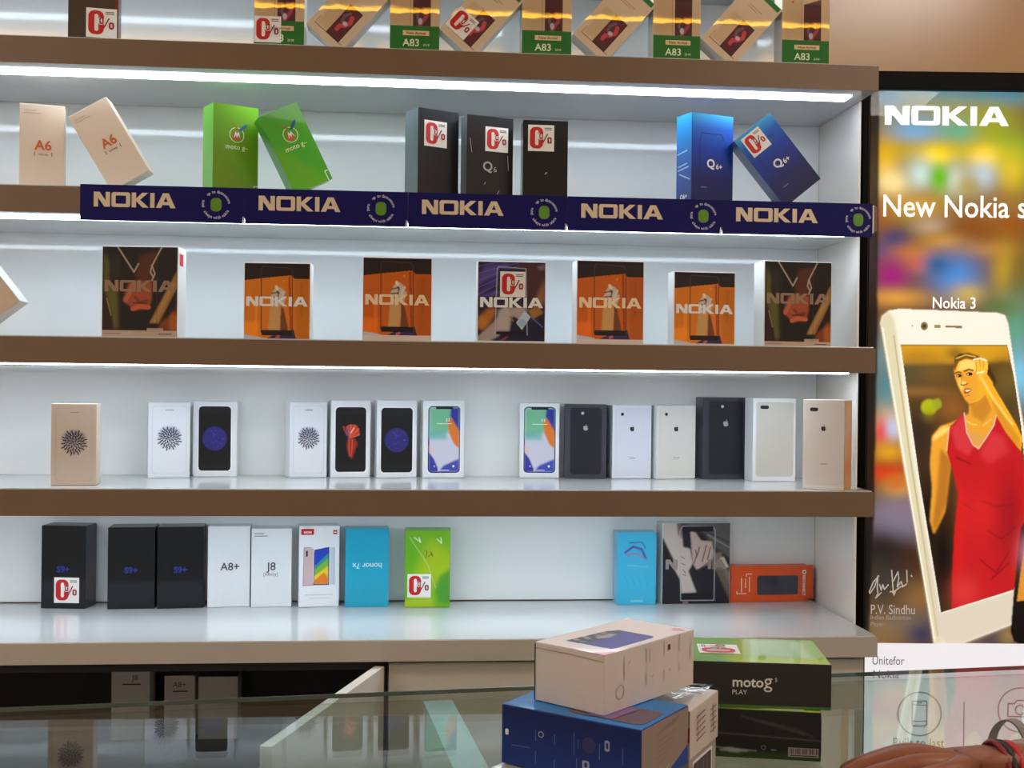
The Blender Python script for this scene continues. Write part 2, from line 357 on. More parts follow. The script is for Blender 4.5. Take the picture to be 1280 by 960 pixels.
for a, b in ((xd + .004, (xd + .85) / 2 - .002), ((xd + .85) / 2 + .002, .848)):
    dd = box('door', M('cream_door_laminate'), r, a + o, b + o, -.143, -.1255, .02, h - .004, .0015)
    box('handle', M('steel'), dd, a + o + .04, a + o + .05, -.158, -.144, h - .5, h - .36, .003)

# ================================================================== blue banner strips on the second shelf
navy = M('navy_banner_film', (15, 13, 92), 0.6, noise=0.03, scale=14, spec=.2); bink = M('cream_banner_ink', (226, 205, 178), .5, noise=0)
gink = M('green_emblem_ink', (92, 146, 30), .5, noise=0)
bx = [100, 306, 510, 709, 902.5, 1090.5]
top = lambda u: 230 + (u - 100) * 25.0 / 990; bot = lambda u: 275 + (u - 100) * 21.5 / 990
nm = ['leftmost of five, beside the bare shelf edge', 'second from the left of five', 'middle of five, below the three black boxes', 'fourth from the left of five', 'rightmost of five, ending against the lit sign']
YB = -.2575; bits = []
for i in range(5):
    pl, pr = at(bx[i], (top(bx[i]) + bot(bx[i])) / 2, Y=YB), at(bx[i + 1], (top(bx[i + 1]) + bot(bx[i + 1])) / 2, Y=YB)
    zt, zb_ = at(bx[i], top(bx[i]), Y=YB).z, at(bx[i], bot(bx[i]), Y=YB).z
    w = pr.x - pl.x - .0006; hh = zt - zb_
    r = empty('banner_strip', 'navy blue banner strip, ' + nm[i], 'banner', ((pl.x + pr.x) / 2, YB - .0004, zb_), group='blue banner strips')
    bm = bmesh.new(); add_box(bm, -w / 2, w / 2, -.0006, .0006, 0, hh)
    link('film', bm_mesh(bm), navy, r)
    fm = Matrix.Translation((-w / 2, -.0010, 0)) @ Matrix.Rotation(math.pi / 2, 4, 'X')
    sc = w / (bx[i + 1] - bx[i])                                     # metres per photo pixel on this strip
    def onb(me, mat, name, par=r):
        me.transform(fm); return link(name, me, mat, par)
    k = hh / 45
    onb(shape_mesh(wide_word(17 * sc, 17.3 * k, 102 * sc, 18.5 * k)), bink, 'lettering')
    cx, cy = 170 * sc, 22.5 * k; e = empty('emblem', None, None); e.parent = r
    onb(shape_mesh([rrect(cx - 6.8 * k, cy - 8 * k, cx + 6.8 * k, cy + 9 * k, 5.5 * k)]), gink, 'green_badge', e)
    for s_, a0, fl in (('up to date', 128, 1), ('secure', 50, 1), ('pure', 186, 1), ('always with nokia', 212, -1)):
        n = len(s_); step = 7.6 * (1 if fl > 0 else -1) * -1
        for j, ch in enumerate(s_):
            if ch == ' ': continue
            a = math.radians(a0 + step * j); m_ = text_mesh(ch, 5.2 * k, fat=.1 * k)
            rad = (15.2 if fl > 0 else 17.5) * k
            m_.transform(Matrix.Translation((cx + rad * math.cos(a), cy + rad * math.sin(a), 0)) @ Matrix.Rotation(a - math.pi / 2 * fl, 4, 'Z'))
            bits.append(m_)
    bm = bmesh.new()
    for m_ in bits: bm.from_mesh(m_)
    bits.clear(); me = bpy.data.meshes.new('mesh'); bm.to_mesh(me); bm.free()
    onb(me, M('pale_ring_ink', (200, 200, 225), .5, noise=0), 'ring_lettering', e)
    if i < 4: onb(shape_mesh([[(w - 3 * sc, 0), (w - .5 * sc, 0), (w - 1.2 * sc, 9 * k), (w - 2 * sc, 9 * k)]]), WHITE, 'torn_edge')
    else:
        bm = bmesh.new(); add_box(bm, w / 2, w / 2 + .002, -.002, .001, hh * .12, hh * .95); link('end_clip', bm_mesh(bm), WHITE, r)

# ================================================================== first row: tan and green boxes
Z1 = SH[1][0]; Y1 = -.205
def a83_art(W, H):
    c = Canvas(W, H, (206, 176, 138), 0.9)
    c.rect(3, 60, W * .46, H - 4, (190, 152, 108), .55, 4)
    c.rect(W * .40, 30, W * .41, H * .62, (120, 84, 60), .6)
    c.rect(W * .46, 38, W * .82, H * .6, (62, 26, 26)); c.rect(W * .48, 40, W * .80, H * .585, (84, 34, 36), .9)
    x, y = W * .64, 80
    c.line([(x + 2, y + 10), (x + 9, y + 6), (x + 9, y - 4), (x + 3, y - 12), (x - 4, y - 22)], 7, (176, 60, 86), .85)
    c.line([(x - 5, y + 6), (x - 9, y - 4), (x - 5, y - 14)], 5, (128, 96, 116), .6); c.ell(x - 3, y - 14, 4, 6, (196, 196, 206), .8)
    c.poly([(W * .46, H * .6), (W * .82, H * .6), (W * .82, H * .65)], (96, 56, 40))
    c.ell(W * .22, H * .62, 2, 2, (140, 60, 50)); c.rect(W * .40, H * .5, W * .41, H * .8, (150, 110, 80), .4)
    c.rect(0, 0, W, 57, (33, 110, 34)); return c
def a83_art2(W, H):                                                   # the picture as the tilted boxes show it, green strip at the top
    c = Canvas(W, H, (216, 190, 158), 0.9); c.rect(12, 18, W * .5, H * .56, (200, 164, 122), .7, 2)
    c.line([(10, 14), (W * .9, 14)], 1.4, (120, 84, 56)); c.line([(10, 14), (10, H * .2)], 1, (170, 130, 96))
    c.rect(W * .44, 14, W * .82, H * .56, (66, 24, 26)); c.rect(W * .46, 17, W * .80, H * .545, (92, 36, 40), .9)
    x, y = W * .62, 52
    c.line([(x + 5, y + 14), (x + 9, y + 4), (x + 4, y - 6), (x - 3, y - 12), (x - 3, y - 20)], 8, (214, 70, 84), .9)
    c.line([(x - 3, y + 18), (x - 8, y + 8), (x - 5, y - 2)], 6, (120, 92, 110), .7); c.ell(x + 2, y - 3, 5, 4, (204, 196, 206), .8)
    c.rect(W * .05, H * .93, W * .95, H, (40, 116, 42)); c.rect(W * .3, H * .74, W * .6, H * .75, (150, 120, 90), .6); c.rect(W * .3, H * .77, W * .7, H * .78, (150, 120, 90), .6)
    return c
tan = M('tan_carton', (222, 216, 204), .35, .3, noise=.01)
dk = upright('phone_box', 'dark brown phone box with zero percent sticker, far left of the top row', 85, 148, -38, Z1, .05, M('dark_brown_carton', (58, 42, 32), .4, .2), Y=Y1, yaw=8, group='boxes on the top row')
dk.sticker(dk.w * 1000 * .36, 16, 54); dk.shp([[(dk.w * 1000 - 5, 0), (dk.w * 1000, 0), (dk.w * 1000, dk.h * 1000), (dk.w * 1000 - 5, dk.h * 1000)]], M('maroon_ink', (120, 26, 30), .5, noise=0), lay=1, name='edge_stripe')
ups = [(318, 381, -72, True, 'green and tan phone box with a zero percent sticker over its green band'), (488, 550, -68, False, 'upright green and tan phone box between the first two tilted boxes'),
       (653, 715, -63, False, 'upright green and tan phone box just right of the tilted box with a sticker'), (817, 876, -55, False, 'upright green and tan phone box, second from the right end of the top row'), (978, 1037, -48, False, 'rightmost green and tan phone box at the end of the top row')]
for xl, xr, yt, st, lab in ups:
    b = upright('phone_box', lab, xl, xr, yt, Z1, .05, tan, Y=Y1, group='boxes on the top row'); W, H = b.w * 1000, b.h * 1000
    b.pic(a83_art(W, H), INKG)
    b.shp([[(W * .26, 39), (W * .79, 39), (W * .79, 48), (W * .26, 48)]], M('tan_label_ink', (226, 196, 150), .5, noise=0), lay=2, name='arrival_label')
    b.txt('New Arrival', W * .525, 41, 7.2, M('brown_ink', (110, 50, 30), .5, noise=0), lay=3, fat=.15)
    b.txt('A83', W * .43, 19, 19, M('pale_green_ink', (226, 232, 190), .5, noise=0), fat=.25); b.txt('2018', W * .73, 19.5, 6, M('pale_green_ink'), lay=2); b.lines([[(W * .3, 13), (W * .72, 13)]], 1.2, M('pale_green_ink'))
    if st: b.sticker(1, 16, 49)
tl = [(382.5, 37, 'tilted tan phone box leaning right, directly right of the stickered green box', False), (549, 42, 'tilted tan phone box leaning right with a zero percent sticker', True),
      (716, 49, 'tilted tan phone box leaning right, third of the four tilted ones', False), (876, 55, 'tilted tan phone box leaning right, last before the right end box', False)]
for u, v, lab, st in tl:
    b = leaning('phone_box', lab, 'bl', u, v, Y1, .082, .15, .045, 41, Z1, tan, group='boxes on the top row'); b.pic(a83_art2(82, 150), INKG)
    if st: b.sticker(2, 14, 46)

# ================================================================== second row
Z2 = SH[2][0]; Y2 = -.2
blush = M('blush_white_carton', (226, 208, 190), .35, .25, noise=.012)
orange = M('orange_ink', (204, 96, 40), .5, noise=0); dgrey = M('dark_grey_ink', (70, 66, 66), .5, noise=0)
def a6(b):
    W, H = b.w * 1000, b.h * 1000
    b.txt('A6', W * .53, H * .47, 25, orange, fat=.5); x = W * .53
    b.lines([[(x - 15, H * .40), (x - 15, H * .44)], [(x + 15, H * .40), (x + 15, H * .44)]], 1.2, dgrey); b.txt('infinity', x, H * .405, 6.5, dgrey)
    b.lines([[(8, H - 12), (28, H - 12)], [(8, H - 17), (36, H - 17)]], 1.3, M('faint_tan_ink', (190, 160, 140), .5, noise=0))
b = upright('phone_box', 'upright blush white A6 phone box', 24, 80.5, 131, Z2, .05, blush, Y=Y2, yaw=13, group='boxes on the second row'); a6(b)
b = leaning('phone_box', 'blush white A6 phone box tilted left against the upright one', 'tl', 84.5, 156, Y2, .079, .156, .042, -31, Z2, blush, group='boxes on the second row'); a6(b)
def moto_art(W, H, c0, c1):
    c = Canvas(W, H, c0, 1.0); c.poly([(0, 0), (W, 0), (0, H * .62)], c1, .55, 6); c.rect(W - 8, 0, W, 20, (226, 232, 214)); c.rect(W - 6, 0, W, 18, c0); return c
green = M('green_carton', (98, 172, 48), .35, .25, noise=.02)
def moto(b, big=1.0):
    W, H = b.w * 1000, b.h * 1000; x, y = W * .52, H * .67
    b.shp([circ(x, y, 14.5), circ(x, y, 13)], M('pale_lime_ink', (226, 240, 180), .5, noise=0), name='ring_emblem')
    b.shp([[(x - 10, y - 9), (x - 5, y + 9), (x + 1, y + 2), (x + 9, y - 6), (x + 2, y - 10), (x - 4, y - 11)]], orange, lay=1.6, name='orange_swirl')
    b.shp([[(x - 6, y - 6), (x - 2.6, y + 7), (x + .2, y + 1), (x + 3, y + 7), (x + 7, y - 6), (x + 4.6, y - 3), (x + 2.6, y + 1), (x + .2, y - 5), (x - 2, y + 1), (x - 4, y - 4)]], WINK, lay=3, name='emblem')
    b.shp([[(x + 3, y + 9), (x + 8, y + 8), (x + 17, y + 15), (x + 22, y + 23), (x + 16, y + 21), (x + 9, y + 16)]], M('blue_wing_ink', (26, 84, 140), .5, noise=0), lay=2.5, name='blue_wing')
    b.shp([[(x - 14, y + 27), (x - 9, y + 20), (x + 1, y + 9), (x + 4, y + 11), (x - 6, y + 20)]], M('brown_beak_ink', (150, 110, 30), .5, noise=0), lay=2.5, name='beak')
    b.txt('moto g', x - 3, y - 27, 13, M('pale_lime_ink'), fat=.15); b.lines([[(x + 14, y - 24), (x + 22, y - 24)]], 1, M('pale_lime_ink'))
b = upright('phone_box', 'upright green phone box with a round white emblem', 266, 322.5, 132, Z2, .055, green, Y=Y2 - .012, yaw=29, group='boxes on the second row')
b.pic(moto_art(b.w * 1000, b.h * 1000, (104, 160, 24), (112, 138, 10))); moto(b)
b = leaning('phone_box', 'green phone box tilted left against the upright green one', 'tl', 325.5, 161, Y2, .078, .155, .05, -27, Z2, M('leaf_green_carton', (70, 160, 50), .35, .25, noise=.02), yaw=17, group='boxes on the second row')
b.pic(moto_art(78, 155, (76, 172, 40), (118, 184, 24))); moto(b)
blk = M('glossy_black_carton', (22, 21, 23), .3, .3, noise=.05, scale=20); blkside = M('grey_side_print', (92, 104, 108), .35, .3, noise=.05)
def q_art(W, H): return Canvas(W, H, (16, 14, 16), 1.5).vgrad([(0, (22, 17, 17)), (H * .6, (17, 14, 16)), (H, (12, 18, 30))])
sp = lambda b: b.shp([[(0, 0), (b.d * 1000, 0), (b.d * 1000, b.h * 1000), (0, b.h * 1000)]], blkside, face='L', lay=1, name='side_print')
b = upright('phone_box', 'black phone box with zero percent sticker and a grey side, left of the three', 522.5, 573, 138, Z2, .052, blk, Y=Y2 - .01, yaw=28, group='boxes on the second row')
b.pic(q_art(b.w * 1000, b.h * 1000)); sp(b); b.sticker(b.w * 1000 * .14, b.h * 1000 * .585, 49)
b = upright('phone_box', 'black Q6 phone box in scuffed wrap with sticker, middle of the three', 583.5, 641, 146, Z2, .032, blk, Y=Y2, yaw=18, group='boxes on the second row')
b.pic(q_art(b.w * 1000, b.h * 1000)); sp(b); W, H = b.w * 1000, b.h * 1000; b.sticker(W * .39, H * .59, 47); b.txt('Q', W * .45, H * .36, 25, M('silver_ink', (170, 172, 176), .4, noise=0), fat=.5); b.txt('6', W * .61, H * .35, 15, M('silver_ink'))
b.lines([[(W * .62, 8), (W * .7, 22)], [(W * .38, 32), (W * .4, 36)], [(W * .9, 62), (W * .88, 90)], [(W * .06, 118), (W * .1, 92)]], 1.1, M('silver_ink'), name='wrap_scuff', lay=3)
b = upright('phone_box', 'black phone box with sticker facing straight out, right of the three', 653.5, 709.5, 151, Z2, .04, blk, Y=Y2, yaw=1, group='boxes on the second row')
b.pic(q_art(b.w * 1000, b.h * 1000)); W, H = b.w * 1000, b.h * 1000; b.sticker(W * .11, H * .62, 50); b.lines([[(W * .5, H * .34), (W * .53, H * .36)]], 2, M('silver_ink'), name='wrap_scuff', lay=3)
blue = M('deep_blue_carton', (36, 62, 142), .35, .3, noise=.02)
def qb_art(W, H, s=1):
    c = Canvas(W, H, (20, 40, 120), 1.0)
    c.vgrad([(0, (34, 36, 78)), (H * .3, (34, 42, 106)), (H * .62, (26, 62, 168)), (H * .85, (30, 100, 200)), (H, (60, 168, 224))])
    return c
def q6(b):
    W, H = b.w * 1000, b.h * 1000; b.txt('Q', W * .46, H * .42, 23, WINK, fat=.6); b.txt('6+', W * .66, H * .41, 14, WINK, fat=.3)
    b.lines([[(W * .2, H * .12), (W * .2, H * .72), (W * .24, H * .79), (W * .72, H * .79), (W * .76, H * .74)]], 1.4, M('navy_line_ink', (18, 34, 92), .5, noise=0), name='phone_outline'); b.lines([[(W * .24, H * .2), (W * .36, H * .2)]], 2, GREY)
b = upright('phone_box', 'upright blue Q6+ phone box showing its lighter left side', 864.5, 916, 143.5, Z2, .052, blue, Y=Y2 - .01, yaw=20, group='boxes on the second row')
W, H, D = b.w * 1000, b.h * 1000, b.d * 1000; b.pic(qb_art(W, H)); q6(b)
b.pic(Canvas(D, H, res=1.0).vgrad([(0, (54, 66, 120)), (H * .5, (60, 104, 176)), (H * .85, (40, 140, 210)), (H, (50, 160, 220))]), face='L', name='side_print'); b.txt('Q6+', D * .5, 14, 13, WINK, face='L', fat=.3)
b.lines([[(6, H * .44), (D * .7, H * .46)], [(6, H * .40), (D * .8, H * .42)], [(4, H * .58), (D * .7, H * .6)], [(D * .2, H * .36), (D * .9, H * .28)]], 2.4, M('pale_blue_ink', (170, 200, 230), .5, noise=0), face='L')
b = leaning('phone_box', 'dark blue Q6+ phone box tilted left with a zero percent sticker', 'tl', 917.5, 177, Y2 - .005, .090, .162, .042, -39.5, Z2, M('slate_blue_carton', (84, 104, 150), .35, .3, noise=.02), group='boxes on the second row')
b.pic(qb_art(90, 162)); q6(b); b.sticker(11, 112, 44)

# ================================================================== third row: square picture boxes
Z3 = SH[3][0]; Y3 = -.19
def orange_art(W, H, base=0, warm=(206, 98, 22)):
    c = Canvas(W, H, warm, 0.9); n = lambda x, y: (x * W, base + y * (H - base))
    def P(l): return [n(*p) for p in l]
    hi = tuple(min(255, int(k * 1.22)) for k in warm); lo = tuple(int(k * .8) for k in warm)
    c.poly(P([(0, 0), (0, .22), (.22, .22), (.22, 0)]), hi, .8, 3); c.poly(P([(.8, 0), (1, 0), (1, .8), (.76, .8)]), lo, .5, 3)
    c.poly(P([(.16, .1), (.2, .1), (.2, .5), (.16, .5)]), hi, .7, 1.5); c.poly(P([(.86, .3), (.89, .3), (.89, .75), (.86, .75)]), lo, .7, 1.5)
    c.poly(P([(0, 1), (0, .77), (.26, .80), (.72, .845), (.76, .80), (1, .80), (1, 1)]), (38, 26, 26)); c.poly(P([(0, .96), (0, 1), (1, 1), (1, .95)]), (14, 12, 24), .8, 2)
    c.poly(P([(.67, .82), (.70, .84), (.73, .12), (.70, .12)]), (150, 40, 10), .8, .6)
    c.poly(P([(0, .05), (.25, .015), (.28, 0), (0, 0)]), (190, 190, 205)); c.poly(P([(.58, .1), (.76, .12), (.8, 0), (.34, 0)]), (58, 44, 86))
    c.poly(P([(.37, .1), (.39, .4), (.44, .46), (.54, .46), (.565, .3), (.54, .1)]), (206, 160, 96), 1, 1); c.poly(P([(.55, .1), (.56, .42), (.60, .40), (.67, .14), (.66, .1)]), (120, 66, 44), 1, .8)
    c.poly(P([(.4, .55), (.44, .64), (.5, .70), (.58, .66), (.64, .55), (.6, .45), (.46, .44), (.4, .48)]), (206, 190, 176), 1, .6)
    for l in ([(.42, .6), (.52, .62)], [(.41, .54), (.5, .55)], [(.42, .48), (.5, .5)], [(.5, .44), (.52, .62)], [(.54, .5), (.62, .6)], [(.5, .63), (.53, .6)]): c.line(P(l), 2.4, (74, 44, 40), .85)
    c.line(P([(.485, .69), (.5, .66)]), 5, (240, 222, 190)); c.line(P([(.545, .5), (.6, .62)]), 6, (222, 206, 192)); c.line(P([(.5, .43), (.52, .5)]), 5, (226, 170, 160))
    c.line(P([(.26, .08), (.255, .92), (.28, .96), (.70, .94), (.73, .9), (.74, .09)]), 2, (70, 50, 46), .9); c.rect(.265 * W, base + .045 * (H - base), .735 * W, base + .115 * (H - base), (34, 24, 30))
    c.line(P([(.5, .02), (.53, .03)]), 5, (206, 100, 110), .8); c.ell(*n(.6, .77), 2.4, 2.4, (236, 150, 60), .7)
    if base: c.rect(0, 0, W, base, (214, 196, 182))
    return c
def dark_art(W, H, base=0):
    c = Canvas(W, H, (30, 22, 20), 0.9); n = lambda x, y: (x * W, base + y * (H - base)); P = lambda l: [n(*p) for p in l]
    c.poly(P([(.02, .95), (.09, .8), (.08, .55), (.2, .5), (.22, .02), (.14, .02), (.06, .4), (.02, .5)]), (98, 92, 40), 1, 3); c.poly(P([(0, .4), (.04, .4), (.13, .2), (.16, 0), (0, 0)]), (50, 30, 26), 1, 1.5)
    c.ell(*n(.17, .75), 9, 22, (48, 44, 36), .8, soft=.8); c.line(P([(.06, .38), (.12, .18)]), 2.5, (160, 130, 80), .7)
    c.poly(P([(.5, .9), (.75, .95), (.66, .7), (.66, .45), (.5, .5), (.44, .7)]), (88, 42, 26), 1, 3)
    c.poly(P([(.35, .56), (.45, .6), (.66, .58), (.66, .38), (.62, .27), (.42, .24), (.36, .3), (.3, .34), (.28, .38)]), (166, 78, 48), 1, 1.6)
    c.line(P([(.31, .36), (.36, .44), (.4, .54)]), 8, (190, 100, 70)); c.line(P([(.41, .26), (.5, .29), (.62, .28)]), 8, (206, 96, 66)); c.line(P([(.44, .4), (.5, .34), (.6, .36)]), 5, (120, 46, 32), .8); c.line(P([(.42, .33), (.6, .33)]), 2.5, (80, 30, 22), .9)
    for l in ([(.2, 1), (.42, .7)], [(.42, .7), (.48, .8)], [(.79, 1), (.66, .78)], [(.66, .78), (.7, .68), (.66, .6)], [(.66, .78), (.64, .7), (.68, .64)]): c.line(P(l), 2.6, (186, 168, 150), .9)
    c.poly(P([(1, .73), (1, .52), (.76, .09), (.63, .09)]), (156, 112, 58), 1, 1); c.poly(P([(.66, .1), (.72, .1), (.98, .56), (.94, .6)]), (186, 142, 80), .7, 1.5)
    c.poly(P([(.74, .02), (.8, .12), (.98, .22), (1, .5), (1, 0), (.74, 0)]), (132, 62, 26), 1, 2); c.ell(*n(.96, .1), 9, 18, (186, 96, 30), .8, soft=.8); c.poly(P([(.6, 0), (.6, .03), (.82, .03), (.82, 0)]), (196, 170, 150), .8)
    c.line(P([(.73, .02), (.73, .9)]), 1.2, (70, 56, 50), .6)
    if base: c.rect(0, 0, W, base, (190, 166, 146)); c.line([(3, base * .5), (W * .25, base * .5)], 1.6, (150, 110, 100)); c.line([(W * .76, base * .45), (W * .93, base * .45)], 1.8, (100, 84, 78))
    return c
def purple_art(W, H):
    c = Canvas(W, H, (40, 32, 58), 0.9); P = lambda l: [(p[0] * W, p[1] * H) for p in l]
    c.poly(P([(0, .8), (.1, .95), (.45, .99), (.45, .9), (.1, .75), (0, .7)]), (84, 72, 150), 1, 4); c.poly(P([(0, .62), (.3, .82), (.3, .74), (.02, .56)]), (70, 60, 130), 1, 2.5); c.poly(P([(.02, .55), (.3, .65), (.3, .58)]), (96, 84, 160), .9, 2)
    for k in range(5): c.line(P([(0, .58 + .09 * k), (.3, .72 + .07 * k), (.6, .9 + .03 * k)]), 1.6, (120, 108, 186), .55)
    c.poly(P([(.6, .98), (.85, 1), (1, .9), (1, .7), (.8, .5), (.72, .6)]), (74, 44, 52), 1, 4); c.poly(P([(1, .8), (.88, .58), (.8, .4), (.8, .3), (1, .5)]), (150, 100, 60), 1, 3); c.poly(P([(.87, .95), (1, .98), (1, .92), (.92, .9)]), (130, 104, 110), .8, 1.5)
    c.poly(P([(.74, .4), (.92, .42), (.98, .36), (.82, .28)]), (160, 112, 40), 1, 1); c.poly(P([(.02, .3), (.14, .4), (.26, .42), (.26, .34), (.16, .18), (.04, .16)]), (176, 106, 36), 1, 3); c.ell(.06 * W, .22 * H, 9, 12, (196, 124, 44), .8, soft=.7)
    c.poly(P([(0, 0), (0, .05), (.24, .24), (.4, .43), (.58, .43), (.66, .36), (.54, .3), (.48, .12), (.36, .08), (.18, 0)]), (168, 150, 144), 1, 1.5); c.poly(P([(.3, .38), (.42, .45), (.5, .34), (.46, .14), (.28, .13)]), (186, 174, 168), .8, 2)
    c.poly(P([(.3, .12), (.48, .12), (.5, .3), (.6, .32), (.66, .2), (1, .3), (1, 0), (.36, 0)]), (28, 24, 52), 1, 2)
    c.poly(P([(.46, .36), (.62, .44), (.72, .42), (.64, .26)]), (176, 160, 150), 1, 1)
    c.poly(P([(.57, .23), (.7, .39), (.79, .31), (.66, .14)]), (186, 206, 222)); c.ell(.66 * W, .23 * H, 8, 7, (150, 178, 200), .8); c.line(P([(.78, .32), (.97, .18)]), 2, (90, 110, 190)); c.line(P([(.48, .31), (.53, .25)]), 2.2, (160, 110, 60)); c.line(P([(.35, .0), (.44, .05)]), 4, (140, 60, 80), .8)
    c.rect(.3 * W, .62 * H, .7 * W, .92 * H, (34, 30, 56), .8); c.line(P([(.26, .1), (.28, .9), (.3, .94), (.71, .92), (.74, .08)]), 2, (190, 190, 214), .6); c.rect(.27 * W, .08 * H, .72 * W, .12 * H, (22, 18, 24)); return c
sq = M('square_white_carton', (228, 228, 226), .35, .25, noise=.01)
nink = {'c': M('cream_word_ink', (238, 216, 176), .5, noise=0), 'w': WINK, 'd': M('dim_word_ink', (150, 118, 92), .5, noise=0)}
rows = [(127, 222.5, 308, 'dark', 11, 'd', .055, 'square box with dark picture of hands, largest one at the far left'),
        (304.5, 388, 328.5, 'orange', 0, 'w', .045, 'square orange picture box of a raised fist, second box from the left on its shelf'),
        (453, 540, 322, 'orangeb', 9, 'c', .05, 'square deep orange picture box of a raised fist, just left of the purple one'),
        (596.5, 682, 327, 'purple', 2, 'w', .05, 'square purple picture box with zero percent sticker'),
        (720.5, 805, 326, 'orangeb', 8, 'c', .05, 'square deep orange picture box of a raised fist, just right of the purple one'),
        (842, 919, 340, 'orange', 2, 'w', .045, 'smaller square orange picture box of a raised fist, second from the right'),
        (955, 1039.5, 327, 'dark', 9, 'd', .055, 'square box with dark picture of hands, at the right end by the sign')]
for xl, xr, yt, kind, base, ink, d, lab in rows:
    b = upright('picture_box', lab, xl, xr, yt, Z3, d, sq, Y=Y3 - .03, yaw=(4 if xl > 900 else 2 if xl > 700 else -4 if xl < 200 else -2 if xl < 400 else 0), group='square picture boxes'); W, H = b.w * 1000, b.h * 1000
    e = 1.5
    cv = {'dark': lambda: dark_art(W - 2 * e, H - e - 1, base), 'orange': lambda: orange_art(W - 2 * e, H - e - 1, base, (222, 124, 26)), 'orangeb': lambda: orange_art(W - 2 * e, H - e - 1, base), 'purple': lambda: purple_art(W - 2 * e, H - e - 3)}[kind]()
    b.pic(cv, INK, x=e, y=(3 if kind == 'purple' else 1))
    b.shp(wide_word(W * .04, H * (.43 if kind != 'dark' else .5), W * .92, H * .125), nink[ink], name='lettering')
    if kind == 'purple': b.sticker(W * .33, H * .56, 48)
    if lab.startswith('square box with dark picture of hands, largest'): b.shp([[(8, H - 34), (32, H - 34), (32, H - 12), (8, H - 12)]], RED, face='R', name='side_label')
b = leaning('phone_box', 'white box tilted on its corner at the far left edge', 'br', 24.5, 387, Y3 - .05, .10, .16, .05, -38, Z3, M('warm_white_carton', (212, 190, 168), .4, .2, noise=.015))
b.shp([[(0, 1), (b.d * 1000, 1), (b.d * 1000, 158), (0, 158)]], M('bluish_white_side', (224, 228, 238), .4, noise=.01), face='R', lay=1, name='side_print')
b.lines([[(b.d * 500, 60), (b.d * 500, 90)], [(b.d * 650, 62), (b.d * 650, 84)]], 2, M('pale_blue_ink'), face='R')

# ================================================================== fourth row: small white phone boxes
Z4 = SH[4][0]
gold = M('champagne_carton', (216, 196, 178), .35, .2, noise=.01); snow = M('snow_white_carton', (234, 236, 238), .3, .2, noise=.006)
def ball(c, x, y, R, bg, dot=(22, 18, 62)):                           # a round picture of dark bumps
    c.ell(x, y + R * .42, R * .80, R * .56, tuple(int(.4 * a + .6 * d) for a, d in zip(bg, dot)), .6, soft=.7); c.ell(x, y, R * .94, R * .94, dot, .34, soft=.3)
    for k in range(1, 50):
        r = R * .96 * math.sqrt(k / 50); a = k * 2.39996; px, py = x + r * math.cos(a), y + r * math.sin(a)
        u = (math.cos(a), math.sin(a)); l = R * .10 * (.5 + .8 * r / R)
        c.line([(px - u[0] * l, py - u[1] * l), (px + u[0] * l, py + u[1] * l)], R * .095, dot, .95)
        c.line([(px - u[0] * l * .3 + R * .1 * u[1], py - u[1] * l * .3 - R * .1 * u[0]), (px + u[0] * l + R * .1 * u[1], py + u[1] * l - R * .1 * u[0])], R * .06, bg, .6)
